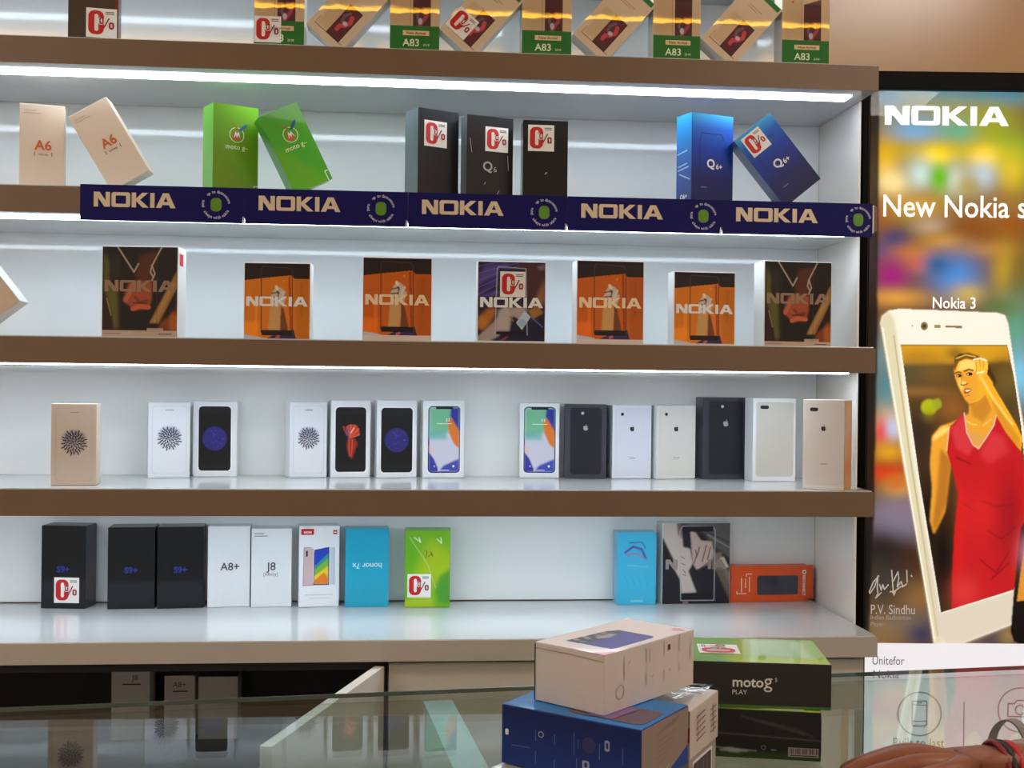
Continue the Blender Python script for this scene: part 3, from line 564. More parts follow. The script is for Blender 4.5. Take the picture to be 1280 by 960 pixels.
def phone_front(c, x0, y0, x1, y1, kind):
    def rr(a, b_, c_, d, r, col, al=1): c.poly(rrect(a, b_, c_, d, r), col, al)
    w, h = x1 - x0, y1 - y0
    if kind == 'ten':
        rr(x0, y0, x1, y1, 8, (24, 28, 84)); a, bb, cc, dd = x0 + 2.4, y0 + 2.4, x1 - 2.4, y1 - 2.4
        n = lambda p: (a + p[0] * (cc - a), bb + p[1] * (dd - bb))
        rr(a, bb, cc, dd, 6, (206, 206, 222)); T = Canvas(w, h, (206, 206, 222), .8)
        q = lambda l, col, al=1, so=0: c.poly([n(p) for p in l], col, al, so)
        q([(0, .99), (1, .99), (1, .75), (.6, .6), (0, .55)], (120, 190, 150), 1, 3); q([(0, .62), (.55, .62), (.6, .5), (0, .5)], (100, 180, 176), .8, 3)
        q([(.72, .99), (1, .99), (1, .55), (.86, .7), (.7, .86)], (50, 58, 158), 1, 1.5); q([(.6, .78), (.74, .84), (1, .64), (1, .36), (.82, .44), (.66, .6)], (224, 122, 44), 1, 1.2)
        q([(0, .3), (.16, .2), (.3, .05), (.3, 0), (0, 0)], (56, 60, 160), 1, 1); q([(.3, 0), (.5, .1), (.8, .16), (1, .2), (1, 0)], (70, 80, 180), 1, 1.5); q([(0, .42), (.2, .34), (.1, .28), (0, .32)], (236, 190, 180), .8, 2)
        c.rect(a + .2 * w, dd - 3.5, cc - .2 * w, dd + 1, (16, 20, 40)); c.rect(*n((.25, .742)), *n((.75, .75)), (236, 240, 236), .8); c.rect(*n((.56, .78)), *n((.6, .83)), (240, 240, 240), .8); c.rect(*n((.64, .78)), *n((.68, .83)), (240, 240, 240), .8)
        c.rect(*n((.32, .02)), *n((.68, .03)), (240, 240, 250)); c.ell(*n((.82, .085)), 2.4, 2.4, (240, 240, 250)); c.ell(*n((.18, .085)), 2, 2, (200, 200, 240), .7)
    else:
        rr(x0, y0, x1, y1, 7, (26, 28, 32)); rr(x0 + 1.2, y0 + h * .13, x1 - 1.2, y1 - h * .12, 1.5, (22, 22, 25))
        x, y = (x0 + x1) / 2, (y0 + y1) / 2
        if kind == 'ball':
            R = w * .38; c.ell(x, y, R, R, (52, 46, 122), .95, soft=.12)
            rs = random.Random(3)
            for k in range(40):
                a, r = rs.uniform(0, 6.28), R * math.sqrt(rs.random()) * .92; c.line([(x + r * math.cos(a), y + r * math.sin(a)), (x + r * math.cos(a) + rs.uniform(-5, 5), y + r * math.sin(a) + rs.uniform(-3, 3))], 1, rs.choice([(90, 82, 176), (28, 26, 66)]), .8)
        else:                                                          # a red fan-shaped flourish
            for k in range(9):
                a = math.radians(8 + k * 13); L = 25 - abs(k - 3) * 1.2; c.line([(x - 2, y + 4), (x - 2 + L * .86 * math.cos(a), y + 8 + L * math.sin(a))], 4.6, [(222, 92, 56), (192, 56, 36)][k % 2], .92)
            c.poly([(x - 6, y + 4), (x + 8, y + 2), (x + 14, y - 8), (x + 9, y - 20), (x + 2, y - 40), (x - 4, y - 30), (x - 8, y - 14)], (170, 46, 32), .9, 1.4)
            for k in range(4): c.line([(x - 3 + k * 3, y), (x - 4 + k * 3.4, y - 16), (x - 2 + k * 1.4, y - 34)], 2, [(214, 84, 56), (140, 34, 26)][k % 2], .8)
            c.line([(x - 4, y + 4), (x - 8, y + 24)], 4, (80, 74, 140), .8); c.line([(x - 8, y + 10), (x - 15, y + 26)], 4, (170, 60, 44), .8); c.line([(x, y + 14), (x + 6, y + 24)], 2, (236, 214, 210), .8)
def fruit(b, x, y, k, mat):                                           # bitten fruit emblem
    b.shp([[(x + k * px, y + k * py) for px, py in ((0, -3.4), (1.4, -3.8), (2.6, -3), (3.5, -1), (2.7, .2), (2.6, 1.4), (3.3, 2.4), (2.2, 3), (1, 2.8), (0, 2.5), (-1.2, 3), (-2.6, 2.6), (-3.5, 1), (-3.3, -1), (-2.5, -3), (-1.4, -3.8))],
           [(x + k * px, y + k * py) for px, py in ((0, 3.3), (.3, 4.6), (1.5, 5.3), (1.4, 4.2))]], mat)
G4 = 'boxes on the white phone shelf'
def white_ball(b, bg, tone):
    W, H = b.w * 1000, b.h * 1000; c = Canvas(W - 1, H - 1, bg, .5); c.poly(rrect(W * .09, H * .05, W * .91, H * .95, 7), tone, 1, .5); c.poly(rrect(W * .10, H * .055, W * .90, H * .945, 7), bg)
    ball(c, W * .5, H * .52, W * .285, bg); c.poly(rrect(W * .4, H * .885, W * .6, H * .897, .8), (150, 146, 150)); b.pic(c, INKD, x=.5, y=.5)
b = upright('phone_box', 'champagne phone box with a round dark sphere picture, at the left end', 63.5, 120.5, 505, Z4, .05, gold, yb=607, yaw=6, group=G4); white_ball(b, (204, 188, 174), (186, 168, 150))
b = upright('phone_box', 'white phone box with dark sphere picture, left of the black screen one', 185, 237.5, 503, Z4, .05, snow, yb=598, yaw=14, group=G4); white_ball(b, (226, 228, 234), (206, 206, 214))
def screen_box(lab, xl, xr, yt, yb, px, py, kind, yaw=2):
    b = upright('phone_box', lab, xl, xr, yt, Z4, .045, snow, yb=yb, yaw=yaw, group=G4); W, H = b.w * 1000, b.h * 1000
    kx = W / (xr - xl); ky = H / (yb - yt); x0, x1 = (px[0] - xl) * kx, (px[1] - xl) * kx; y1, y0 = (yb - py[0]) * ky, (yb - py[1]) * ky
    c = Canvas(W - 1, H - 1, (232, 234, 238), .7); c.poly(rrect(x0 - 2, y0 - 2, x1 + 2, y1 + 2, 8), (244, 246, 250)); phone_front(c, x0, y0, x1, y1, kind); b.pic(c, INK, x=.5, y=.5)
screen_box('white phone box with black screen and violet sphere, left one beside the white sphere box', 241, 296, 502, 596, (248, 288), (508.5, 589), 'ball')
b = upright('phone_box', 'white phone box with dark sphere picture, left of the red flourish one', 362, 408.5, 503, Z4, .05, snow, yb=594, yaw=16, group=G4); white_ball(b, (226, 228, 234), (206, 206, 214))
screen_box('white phone box with black screen and a red fan flourish', 413.5, 463, 501, 595, (419, 457), (509.5, 588.7), 'fan', 10)
screen_box('white phone box with black screen and violet sphere, right one beside the red flourish box', 471, 521, 501, 595, (476, 515), (510, 589), 'ball', 10)
screen_box('white phone box with colourful swirl screen, left of the pair', 528.5, 580, 501, 595, (534.7, 574.7), (508, 589.4), 'ten', 8)
screen_box('white phone box with colourful swirl screen, right of the pair beside a dark box', 649.5, 699, 504, 596, (654.3, 694), (509, 590), 'ten', -3)
dkb = M('charcoal_carton', (62, 64, 74), .3, .35, noise=.02); dgl = M('charcoal_print', (36, 37, 46), .3, .3, noise=.03)
def back_box(lab, xl, xr, yt, yb, mat, bg, inner, cam, d=.045, yaw=0, logo=BLACK, bar=True, rim=None):
    b = upright('phone_box', lab, xl, xr, yt, Z4, d, mat, yb=yb, yaw=yaw, group=G4); W, H = b.w * 1000, b.h * 1000
    c = Canvas(W - 1, H - 1, bg, .8)
    m = .12 if rim else .06
    c.poly(rrect(W * m, H * .05, W * (1 - m), H * .955, 7), rim or tuple(max(0, k - 14) for k in bg), 1, .5); c.poly(rrect(W * (m + .01), H * .056, W * (.99 - m), H * .949, 6.4), inner)
    if cam == 1: c.ell(W * .24, H * .875, 3.4, 3.4, (38, 38, 44)); c.ell(W * .24, H * .875, 1.6, 1.6, (10, 10, 12))
    elif cam == 3: c.ell(W * .42, H * .885, 3, 3, (200, 204, 220)); c.rect(W * .2, H * .88, W * .36, H * .89, (24, 24, 30))
    elif cam == 2: c.poly(rrect(W * .16, H * .868, W * .36, H * .908, 3), (34, 34, 38))
    elif cam == 4: c.ell(W * .42, H * .875, 3, 3, (190, 196, 210))
    if bar: c.rect(W * .42, H * .275, W * .58, H * .285, (140, 136, 140))
    b.pic(c, INK, x=.5, y=.5)
    if logo: fruit(b, W * .5, H * .68, W / 62.0, logo)
    return b
sil = M('silver_ink')
b = back_box('charcoal phone box with grey sides, just right of the swirl screen box', 705.5, 758, 505.5, 596, dkb, (66, 68, 78), (38, 39, 48), 4, .05, -6, sil, False, (52, 54, 64))
b = back_box('silver white phone box, right of the smaller charcoal box', 765.5, 814, 507, 596.5, snow, (222, 224, 236), (218, 220, 234), 1, .05, 6)
b = back_box('ivory phone box with single lens, left of the taller charcoal box', 820.5, 869, 507, 596.8, snow, (222, 220, 216), (218, 215, 210), 1, .05, 8)
b = back_box('taller charcoal phone box between the ivory box and the gold backed one', 878.5, 935, 497, 599, dkb, (60, 62, 72), (34, 34, 44), 3, .05, 4, sil, False, (48, 49, 60))
b = back_box('white phone box showing a gold phone back with twin lens', 941, 994.5, 498, 602, snow, (230, 230, 232), (206, 200, 190), 2, .05, 3, None, False)
b = back_box('pale gold phone box with tan side, at the right end of the white boxes', 1003.5, 1055.5, 500, 610.5, M('pale_gold_carton', (224, 212, 200), .35, .2, noise=.01), (216, 206, 198), (212, 200, 190), 2, .045, -38)
b.shp([[(0, 1), (b.d * 1000 - .5, 1), (b.d * 1000 - .5, b.h * 1000 - 1.5), (0, b.h * 1000 - 1.5)]], M('tan_side_print', (192, 142, 98), .35, .3, noise=.02), face='R', lay=1, name='side_print')

# ================================================================== fifth row: boxes on the counter
Z5 = ZCN; G5 = 'boxes standing on the counter'
blk2 = M('matt_black_carton', (26, 28, 32), .28, .35, noise=.03); bt = M('grey_top_print', (120, 128, 128), .4, noise=.02); violet = M('dim_violet_ink', (44, 40, 140), .5, noise=0)
def dark_box(lab, xl, xr, yt, yb, d, yaw, st, word):
    b = upright('phone_box', lab, xl, xr, yt, Z5, d, blk2, yb=yb, yaw=yaw, group=G5); W, H = b.w * 1000, b.h * 1000
    b.pic(Canvas(W - 1, H - 1, res=1.5).vgrad([(0, (26, 32, 38)), (H * .3, (28, 32, 37)), (H * .36, (16, 17, 19)), (H, (16, 17, 19))]), INK, x=.5, y=.5)
    b.shp([[(1, 1), (W - 1, 1), (W - 1, d * 1000 - 1), (1, d * 1000 - 1)]], bt, face='T', lay=1, name='top_print')
    b.txt(word, W * .5, H * .44, 17, violet, fat=.5)
    if st: b.sticker(W * .3, H * .07, 51)
dark_box('black phone box with zero percent sticker, standing alone at the left of the counter', 51.5, 107, 657.5, 760, .055, -7, True, 'S9+')
dark_box('black phone box, left of the two touching each other', 134.5, 193.5, 659.5, 762, .06, 4, False, 'S9+')
dark_box('black phone box, right of the two touching each other', 196.5, 254.5, 659, 759.5, .06, 6, False, 'S9+')
pale = M('pale_white_carton', (226, 229, 232), .35, .2, noise=.008); ink = M('slate_ink', (52, 52, 62), .5, noise=0)
b = upright('phone_box', 'plain white A8+ phone box', 259.5, 312.5, 658, Z5, .05, pale, yb=759.5, yaw=4, group=G5); b.txt('A8+', b.w * 530, b.h * 455, 22, ink, fat=.2)
b = upright('phone_box', 'white J8 phone box with small bracket under its name', 314, 364.5, 661, Z5, .05, pale, yb=759.5, yaw=5, group=G5); W, H = b.w * 1000, b.h * 1000
b.txt('J8', W * .5, H * .47, 23, ink, fat=.2); b.txt('[infinity]', W * .48, H * .40, 9, M('rust_grey_ink', (130, 90, 90), .5, noise=0)); b.lines([[(6, H - 10), (24, H - 10)], [(6, H - 15), (32, H - 15)]], 1.6, GREY)
b = upright('phone_box', 'white phone box with a rainbow screened phone picture and red tag', 373.5, 424, 657.5, Z5, .05, pale, yb=758, yaw=7, group=G5); W, H = b.w * 1000, b.h * 1000
c = Canvas(W - 1, H - 1, (232, 233, 236), .7); P = lambda l: [(p[0] * W, p[1] * H) for p in l]
c.poly(P([(.1, .26), (.12, .73), (.36, .72), (.36, .26)]), (206, 178, 180)); c.line(P([(.36, .27), (.1, .26), (.12, .73), (.3, .73)]), 1.2, (150, 120, 130)); c.poly(P([(.17, .62), (.17, .69), (.21, .69), (.21, .62)]), (30, 28, 34)); c.poly(P([(.76, .27), (.87, .27), (.87, .73), (.76, .73)]), (196, 204, 216)); c.line(P([(.87, .27), (.87, .73)]), 1, (150, 150, 166))
c.poly(P([(.36, .265), (.37, .7), (.74, .735), (.74, .265)]), (24, 60, 120)); q = lambda l, col, so=.6: c.poly(P(l), col, 1, so)
q([(.38, .28), (.38, .46), (.72, .6), (.72, .28)], (120, 178, 60)); q([(.38, .28), (.38, .38), (.72, .5), (.72, .28)], (232, 200, 40)); q([(.38, .28), (.38, .32), (.6, .42), (.72, .36), (.72, .28)], (232, 130, 40)); q([(.38, .46), (.38, .5), (.72, .66), (.72, .6)], (40, 150, 150)); q([(.38, .5), (.38, .69), (.72, .72), (.72, .66)], (40, 70, 190))
c.rect(W * .16, H * .14, W * .84, H * .15, (190, 194, 200)); c.rect(W * .26, H * .1, W * .74, H * .108, (206, 208, 214)); b.pic(c, INK, x=.5, y=.5)
b.shp([rrect(W * .05, H * .89, W * .37, H * .965, 2)], RED, name='red_tag'); b.txt('REDMI', W * .21, H * .91, 5.4, WINK, lay=3, fat=.2); b.shp([rrect(W * .84, H * .895, W * .94, H * .945, 1.4)], RED, name='red_tag')
b.lines([[(W * .87, H * .92), (W * .91, H * .92)]], 2, WINK, lay=3, name='emblem')
b = upright('phone_box', 'turquoise phone box with its white name printed upside down', 431.5, 486, 661, Z5, .05, M('turquoise_carton', (22, 160, 192), .3, .3, noise=.015), yb=759.5, yaw=4, group=G5); W, H = b.w * 1000, b.h * 1000
b.txt('honor 7x', W * .5, H * .56, 16, M('pale_aqua_ink', (196, 232, 240), .5, noise=0), rot=math.pi, fat=.2)
b.shp([[(6, b.d * 1000 - 2), (W - 6, b.d * 1000 - 2), (W - 8, b.d * 1000 - 12), (8, b.d * 1000 - 12)]], M('pale_aqua_ink'), face='T', lay=1, name='top_print')
b = upright('phone_box', 'lime green phone box in clear wrap with zero percent sticker', 506, 562.5, 663, Z5, .05, green, yb=759.5, yaw=-1, group=G5); W, H = b.w * 1000, b.h * 1000
c = Canvas(W - 1, H - 1, (112, 176, 34), .9); P = lambda l: [(p[0] * W, p[1] * H) for p in l]
c.poly(P([(0, 1), (.5, .5), (.3, 0), (0, 0)]), (96, 168, 24), .7, 6); c.poly(P([(.55, .9), (1, .7), (1, .4), (.7, .3), (.3, .1), (.2, .4)]), (164, 188, 24), .9, 9); c.poly(P([(1, .5), (.76, .4), (.68, .2), (.76, .06), (1, .05)]), (68, 150, 50), .9, 3); c.poly(P([(0, .1), (.6, .14), (.66, 0), (0, 0)]), (176, 196, 40), .8, 4)
c.line(P([(.1, .9), (.5, .55), (.68, .25)]), 2.4, (176, 206, 120), .6); c.line(P([(.2, .9), (.34, .84), (.3, .9)]), 2, (230, 240, 220), .8); c.line(P([(.7, .88), (.8, .83), (.78, .9)]), 2, (230, 240, 220), .8); b.pic(c, INK, x=.5, y=.5); b.sticker(W * .06, H * .13, 48)
b.lines([[(W * .46, H * .64), (W * .49, H * .72), (W * .45, H * .74)], [(W * .52, H * .66), (W * .6, H * .7)], [(W * .56, H * .72), (W * .62, H * .66)]], 1.6, M('olive_ink', (110, 96, 30), .5, noise=0), name='emblem')
b = upright('phone_box', 'light blue phone box with a purple dolphin like swirl, right part of the counter', 771.5, 820, 665.5, Z5, .045, M('sky_carton', (96, 182, 214), .35, .25, noise=.015), yb=756.5, yaw=1, group=G5); W, H = b.w * 1000, b.h * 1000
b.root['label'] = 'light blue phone box with a small purple curved swirl, left of the hands picture box'
c = Canvas(W - 1, H - 1, (64, 182, 220), .8); P = lambda l: [(p[0] * W, p[1] * H) for p in l]
c.line(P([(.2, .72), (.4, .8), (.62, .76), (.72, .64)]), 5, (86, 92, 170)); c.line(P([(.3, .7), (.5, .7), (.7, .63)]), 3.4, (170, 120, 176)); c.line(P([(.3, .85), (.62, .86), (.72, .78)]), 2.4, (40, 110, 170)); c.line(P([(.2, .7), (.3, .66)]), 3, (140, 130, 190))
for k in range(4): c.line(P([(.16 + .18 * k, .4), (.3 + .16 * k, .26)]), 1.5, (48, 162, 204), .8)
c.line(P([(.26, .54), (.76, .52)]), 2.6, (120, 200, 226), .9); c.line(P([(.36, .05), (.64, .05)]), 4, (150, 214, 234), .9); b.pic(c, INKD, x=.5, y=.5)
b = upright('picture_box', 'square black and white picture box of clasped hands, leaning beside the orange box', 827.5, 912.5, 654, Z5, .045, sq, yb=753, yaw=2, group=G5); W, H = b.w * 1000, b.h * 1000
b.root['label'] = 'square grey picture box of clasped hands, next to the orange box'
c = Canvas(W - 2, H - 1, (30, 29, 38), .9); P = lambda l: [(p[0] * W, p[1] * H) for p in l]
c.poly(P([(.26, 1), (1, 1), (1, .55), (.74, .72), (.6, .88)]), (92, 88, 88), 1, 3); c.line(P([(.66, .85), (1, .68)]), 3, (150, 144, 142), .7); c.line(P([(.62, .9), (1, .74)]), 2, (50, 48, 50), .9)
c.poly(P([(0, 1), (.26, 1), (.3, .7), (.4, .68), (.44, .5), (.38, .4), (.5, .14), (.28, .13), (.26, .3), (.16, .45), (.16, .55), (0, .82)]), (198, 182, 174), 1, 1.4); c.poly(P([(.2, 1), (.28, 1), (.28, .8), (.22, .86)]), (90, 46, 44), .8, 2)
c.poly(P([(.4, .9), (.48, .88), (.56, .78), (.72, .77), (.76, .6), (.7, .5), (.5, .42), (.44, .5), (.42, .7)]), (190, 166, 156), 1, 1.2)
for l in ([(.5, .58), (.54, .7)], [(.58, .52), (.64, .72)], [(.66, .55), (.7, .7)], [(.46, .5), (.5, .6), (.48, .66)], [(.56, .44), (.66, .5)]): c.line(P(l), 2.6, (104, 70, 66), .85)
c.poly(P([(.74, .62), (.86, .64), (.9, .48), (1, .38), (1, .1), (.8, .4), (.72, .46)]), (128, 112, 102), 1, 2.4); c.poly(P([(.84, .56), (.9, .58), (.98, .44), (.86, .46)]), (206, 190, 170), .9, 1); c.poly(P([(.78, .44), (.9, .42), (1, .2), (1, .02), (.9, .2)]), (104, 88, 78), .9, 2)
c.line(P([(.27, .04), (.25, .9), (.29, .96), (.74, .95), (.77, .9), (.76, .04), (.27, .04)]), 2, (176, 176, 180), .8); c.rect(.3 * W, .89 * H, .74 * W, .955 * H, (24, 24, 34)); c.rect(.28 * W, .05 * H, .75 * W, .13 * H, (26, 25, 34)); c.rect(.3 * W, 0, .38 * W, .03 * H, (150, 130, 134), .8)
for l in ([(.28, .58), (.32, .56)], [(.28, .5), (.33, .48)], [(.3, .42), (.34, .38)], [(.3, .36), (.34, .35)]): c.line(P(l), 2.4, (110, 100, 110), .8)
b.pic(c, INK, x=1, y=.5)
dimw = M('dim_white_word_ink', (150, 140, 134), .5, noise=0); b.shp(wide_word(W * .05, H * .43, W * .9, H * .12)[:1], dimw, name='lettering', lay=2); b.shp(wide_word(W * .05, H * .43, W * .9, H * .12)[4:], M('dimmer_word_ink', (142, 126, 116), .5, noise=0), name='lettering', lay=2)
b = upright('power_bank_box', 'orange blister carton with a dark window lying on its long side', 912.8, 1010, 707.5, Z5, .028, M('orange_carton', (226, 84, 24), .35, .25, noise=.015), yb=751.8, yaw=3, cat='power bank box', group=G5); W, H = b.w * 1000, b.h * 1000
b.shp([rrect(W * .34, H * .2, W * .865, H * .73, 4)], M('dark_window_film', (44, 46, 66), .15, .8, noise=.03), name='display_window')
b.shp([circ(W * .945, H * .82, 4.6), circ(W * .945, H * .82, 2.4)], WINK, name='emblem'); b.txt('RECONNECT', W * .928, H * .74, 7.4, WINK, rot=-math.pi / 2, align='LEFT', fat=.25, xs=1.0)
b.lines([[(W * .2, H * .72), (W * .2, H * .78), (W * .27, H * .78)], [(W * .2, H * .24), (W * .08, H * .24), (W * .08, H * .3)], [(W * .24, H * .7), (W * .24, H * .3)], [(W * .19, H * .64), (W * .19, H * .4)], [(W * .14, H * .66), (W * .14, H * .28)]], 2.0, M('pale_peach_ink', (250, 210, 184), .5, noise=0))
bm = bmesh.new(); add_box(bm, b.w / 2, b.w / 2 + .011, -.013, -.0115, .006, b.h + .001); link('hang_tab', bm_mesh(bm), M('orange_carton'), b.root)

# ================================================================== the lit sign to the right of the shelves
PH = math.radians(4.6); PA = at(1073, 450, Y=-.135); PX = Vector((math.cos(PH), -math.sin(PH), 0)); PN = Vector((-math.sin(PH), -math.cos(PH), 0))
def pp(u, v):
    q = onplane(u, v, PA, PN); return ((q - PA).dot(PX) * 1000, q.z * 1000)
S = 1000 * 2.3 / F                                                    # millimetres per photo pixel on the sign
ZTOP = pp(1150, 91)[1]; WS = 620.0
lb = empty('light_box_sign', 'tall back lit phone advertising sign with black frame, right of the shelves', 'sign', (PA.x, PA.y, 0), rz=-PH)
fblk = M('gloss_black_frame', (12, 9, 8), .35, 0, noise=.03, spec=.05)
box('housing', M('dark_housing', (30, 28, 28), .5), lb, 0.001, WS / 1000, .006, .075, 0, ZTOP / 1000)
bz = 16; bt_ = 36
bm = bmesh.new()
for a in ((0, bz / 1000, 0, ZTOP / 1000), (bz / 1000, (WS - bz) / 1000, (ZTOP - bt_) / 1000, ZTOP / 1000), ((WS - bz) / 1000, WS / 1000, 0, ZTOP / 1000), (bz / 1000, (WS - bz) / 1000, 0, .05)):
    add_box(bm, a[0], a[1], -.012, .0058, a[2], a[3], .0012)
link('frame', bm_mesh(bm), fblk, lb)
bm = bmesh.new(); add_box(bm, .012, .0135, -.0135, -.012, 0, ZTOP / 1000); link('frame_groove', bm_mesh(bm), M('groove_black', (6, 6, 6), .6, noise=0), lb)
zlo = 700.0; xl_ = bz - 1
c = Canvas(WS - 2 * bz + 2, ZTOP - bt_ + 1 - zlo, (60, 44, 34), 1.3, xl_, zlo, pp)
c.c[:] = np.array(lin((104, 74, 34)))
def B(u, v, su, sv, col, a=1.0): c.blob(u, v, su * S, sv * S, col, a)
B(1190, 130, 60, 60, (150, 140, 60), 1); B(1110, 120, 18, 12, (70, 120, 150), .9); B(1170, 105, 36, 14, (80, 140, 170), .9); B(1250, 118, 40, 10, (60, 130, 160), .9); B(1145, 165, 26, 16, (110, 160, 200), 1); B(1205, 165, 22, 12, (80, 170, 140), .9); B(1240, 160, 20, 22, (150, 150, 30), .9)
B(1270, 190, 30, 20, (120, 160, 40), .9); B(1125, 188, 40, 10, (170, 140, 30), .9); B(1180, 190, 30, 10, (190, 170, 30), .9); B(1105, 205, 14, 22, (220, 170, 20), 1); B(1172, 196, 13, 10, (250, 210, 20), 1); B(1232, 196, 16, 12, (246, 206, 30), 1); B(1265, 215, 16, 22, (214, 186, 40), .9)
B(1115, 230, 18, 14, (244, 220, 150), 1); B(1152, 218, 13, 14, (190, 214, 206), 1); B(1195, 226, 13, 14, (200, 214, 200), 1); B(1228, 222, 12, 14, (180, 206, 226), 1); B(1175, 222, 9, 14, (96, 180, 10), 1); B(1212, 232, 14, 12, (170, 150, 50), .8)
B(1105, 268, 14, 18, (150, 84, 40), .9); B(1150, 258, 26, 14, (196, 150, 60), .9); B(1250, 262, 30, 20, (150, 110, 60), .9); B(1168, 283, 18, 9, (180, 160, 130), .95); B(1210, 288, 26, 14, (130, 70, 10), .95); B(1262, 284, 22, 14, (140, 76, 20), .95); B(1178, 302, 20, 8, (190, 140, 40), .9); B(1120, 300, 14, 10, (50, 60, 110), .95); B(1106, 315, 12, 8, (40, 70, 120), .9)
B(1145, 318, 24, 10, (190, 120, 40), .9); B(1235, 312, 30, 8, (170, 120, 50), .9); B(1115, 345, 18, 18, (150, 30, 110), 1); B(1150, 330, 12, 8, (200, 90, 60), .8); B(1195, 345, 24, 20, (70, 130, 200), 1); B(1172, 330, 12, 10, (40, 90, 140), .9); B(1258, 340, 12, 24, (190, 150, 40), .95); B(1210, 368, 16, 10, (200, 170, 70), .8); B(1275, 360, 14, 30, (110, 90, 30), .9); B(1120, 372, 30, 8, (210, 150, 60), .9)
B(1270, 410, 22, 30, (90, 150, 120), .95); B(1276, 470, 14, 26, (120, 190, 220), .95); B(1250, 385, 16, 10, (90, 110, 60), .8)
B(1104, 445, 14, 22, (110, 130, 130), .95); B(1108, 490, 12, 26, (80, 130, 140), .95); B(1112, 530, 14, 16, (200, 190, 150), .9); B(1104, 540, 8, 14, (214, 40, 40), 1); B(1118, 535, 8, 10, (180, 190, 220), .9); B(1112, 566, 16, 10, (210, 150, 30), 1); B(1110, 592, 22, 10, (200, 50, 20), 1); B(1125, 610, 14, 10, (200, 160, 30), .9); B(1122, 605, 10, 8, (200, 90, 20), .8)
c.rect(1074, 690, 1180, 830, (36, 26, 20), .0)
B(1120, 655, 30, 22, (130, 126, 150), .95); B(1130, 640, 18, 12, (130, 110, 130), .8); B(1115, 700, 40, 22, (34, 20, 18), 1); B(1135, 705, 18, 14, (70, 34, 20), .9); B(1100, 690, 20, 20, (30, 24, 22), .95); B(1105, 730, 30, 24, (60, 54, 50), .9); B(1150, 750, 16, 16, (134, 96, 56), .9); B(1112, 785, 24, 12, (128, 106, 78), .95); B(1100, 800, 30, 10, (130, 100, 60), .9); B(1152, 790, 12, 14, (50, 50, 84), .95); B(1135, 775, 20, 10, (110, 96, 84), .7); B(1240, 800, 60, 14, (60, 56, 74), .9); B(1210, 790, 16, 12, (140, 116, 70), .8); B(1262, 795, 10, 10, (150, 124, 70), .8)
c.rect(1060, 60, 1099, 803, (34, 24, 20), .0)
c.poly([(1040, 60), (1100.5, 60), (1097, 450), (1093, 650), (1086, 804), (1040, 804)], (30, 21, 17), .97, 2)  # left film edge: light falloff beside the frame painted in as dark brown
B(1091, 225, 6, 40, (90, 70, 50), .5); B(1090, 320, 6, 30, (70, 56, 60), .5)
# the pale phone
body = [(1101, 404), (1103, 395), (1112, 388), (1124, 386), (1180, 388), (1248, 391), (1257, 394), (1261, 404), (1275, 500), (1292, 600), (1300, 700), (1302, 760), (1290, 772), (1230, 795), (1186, 812), (1175, 813), (1168, 806), (1166, 790), (1146, 668), (1130, 580), (1112, 470)]
c.poly(body, (236, 230, 214), 1, 1)
c.poly([(1101, 404), (1103, 395), (1112, 388), (1119, 400), (1122, 420), (1140, 560), (1160, 680), (1176, 795), (1183, 812), (1175, 813), (1168, 806), (1146, 668), (1130, 580), (1112, 470)], (206, 196, 150), .75, 2.5)
c.line([(1118, 420), (1138, 570), (1157, 690), (1173, 795)], 3, (150, 130, 84), .5); c.line([(1104, 410), (1132, 580), (1150, 690), (1169, 800)], 3, (246, 242, 226), .8)
c.poly([(1150, 640), (1177, 766), (1290, 732), (1302, 760), (1290, 772), (1186, 812), (1172, 790)], (206, 192, 172), .8, 3)
c.ell(1156, 407.5, 4.6 * S, 5.4 * S, (128, 112, 72)); c.ell(1156, 407.5, 2.4 * S, 2.8 * S, (70, 58, 40)); c.poly([(1168.5, 405.5), (1176, 405.8), (1177, 407.8), (1176, 410), (1168.5, 409.7)], (150, 132, 84)); c.poly([(1182.5, 406.6), (1203, 407.2), (1203, 410), (1182.5, 409.5)], (128, 108, 66)); c.ell(1141, 407, 1 * S, 1 * S, (120, 110, 100))
scr = [(1126.5, 431), (1260, 431.5), (1268, 470), (1277, 530), (1284, 600), (1284, 700), (1268, 737.5), (1177, 766), (1150, 600)]
c.poly(scr, (92, 66, 30))
def clip(fn):
    k = c.c.copy(); fn(); k2 = c.c.copy(); c.c = k
    mpts = [pp(*q) for q in scr]; m = np.zeros(c.X.shape, bool)
    for i in range(len(mpts)):
        (xa, ya), (xb, yb) = mpts[i], mpts[(i + 1) % len(mpts)]
        if ya != yb: m ^= (((ya > c.Y) != (yb > c.Y)) & (c.X < xa + (c.Y - ya) / (yb - ya) * (xb - xa)))
    c.c[m] = k2[m]
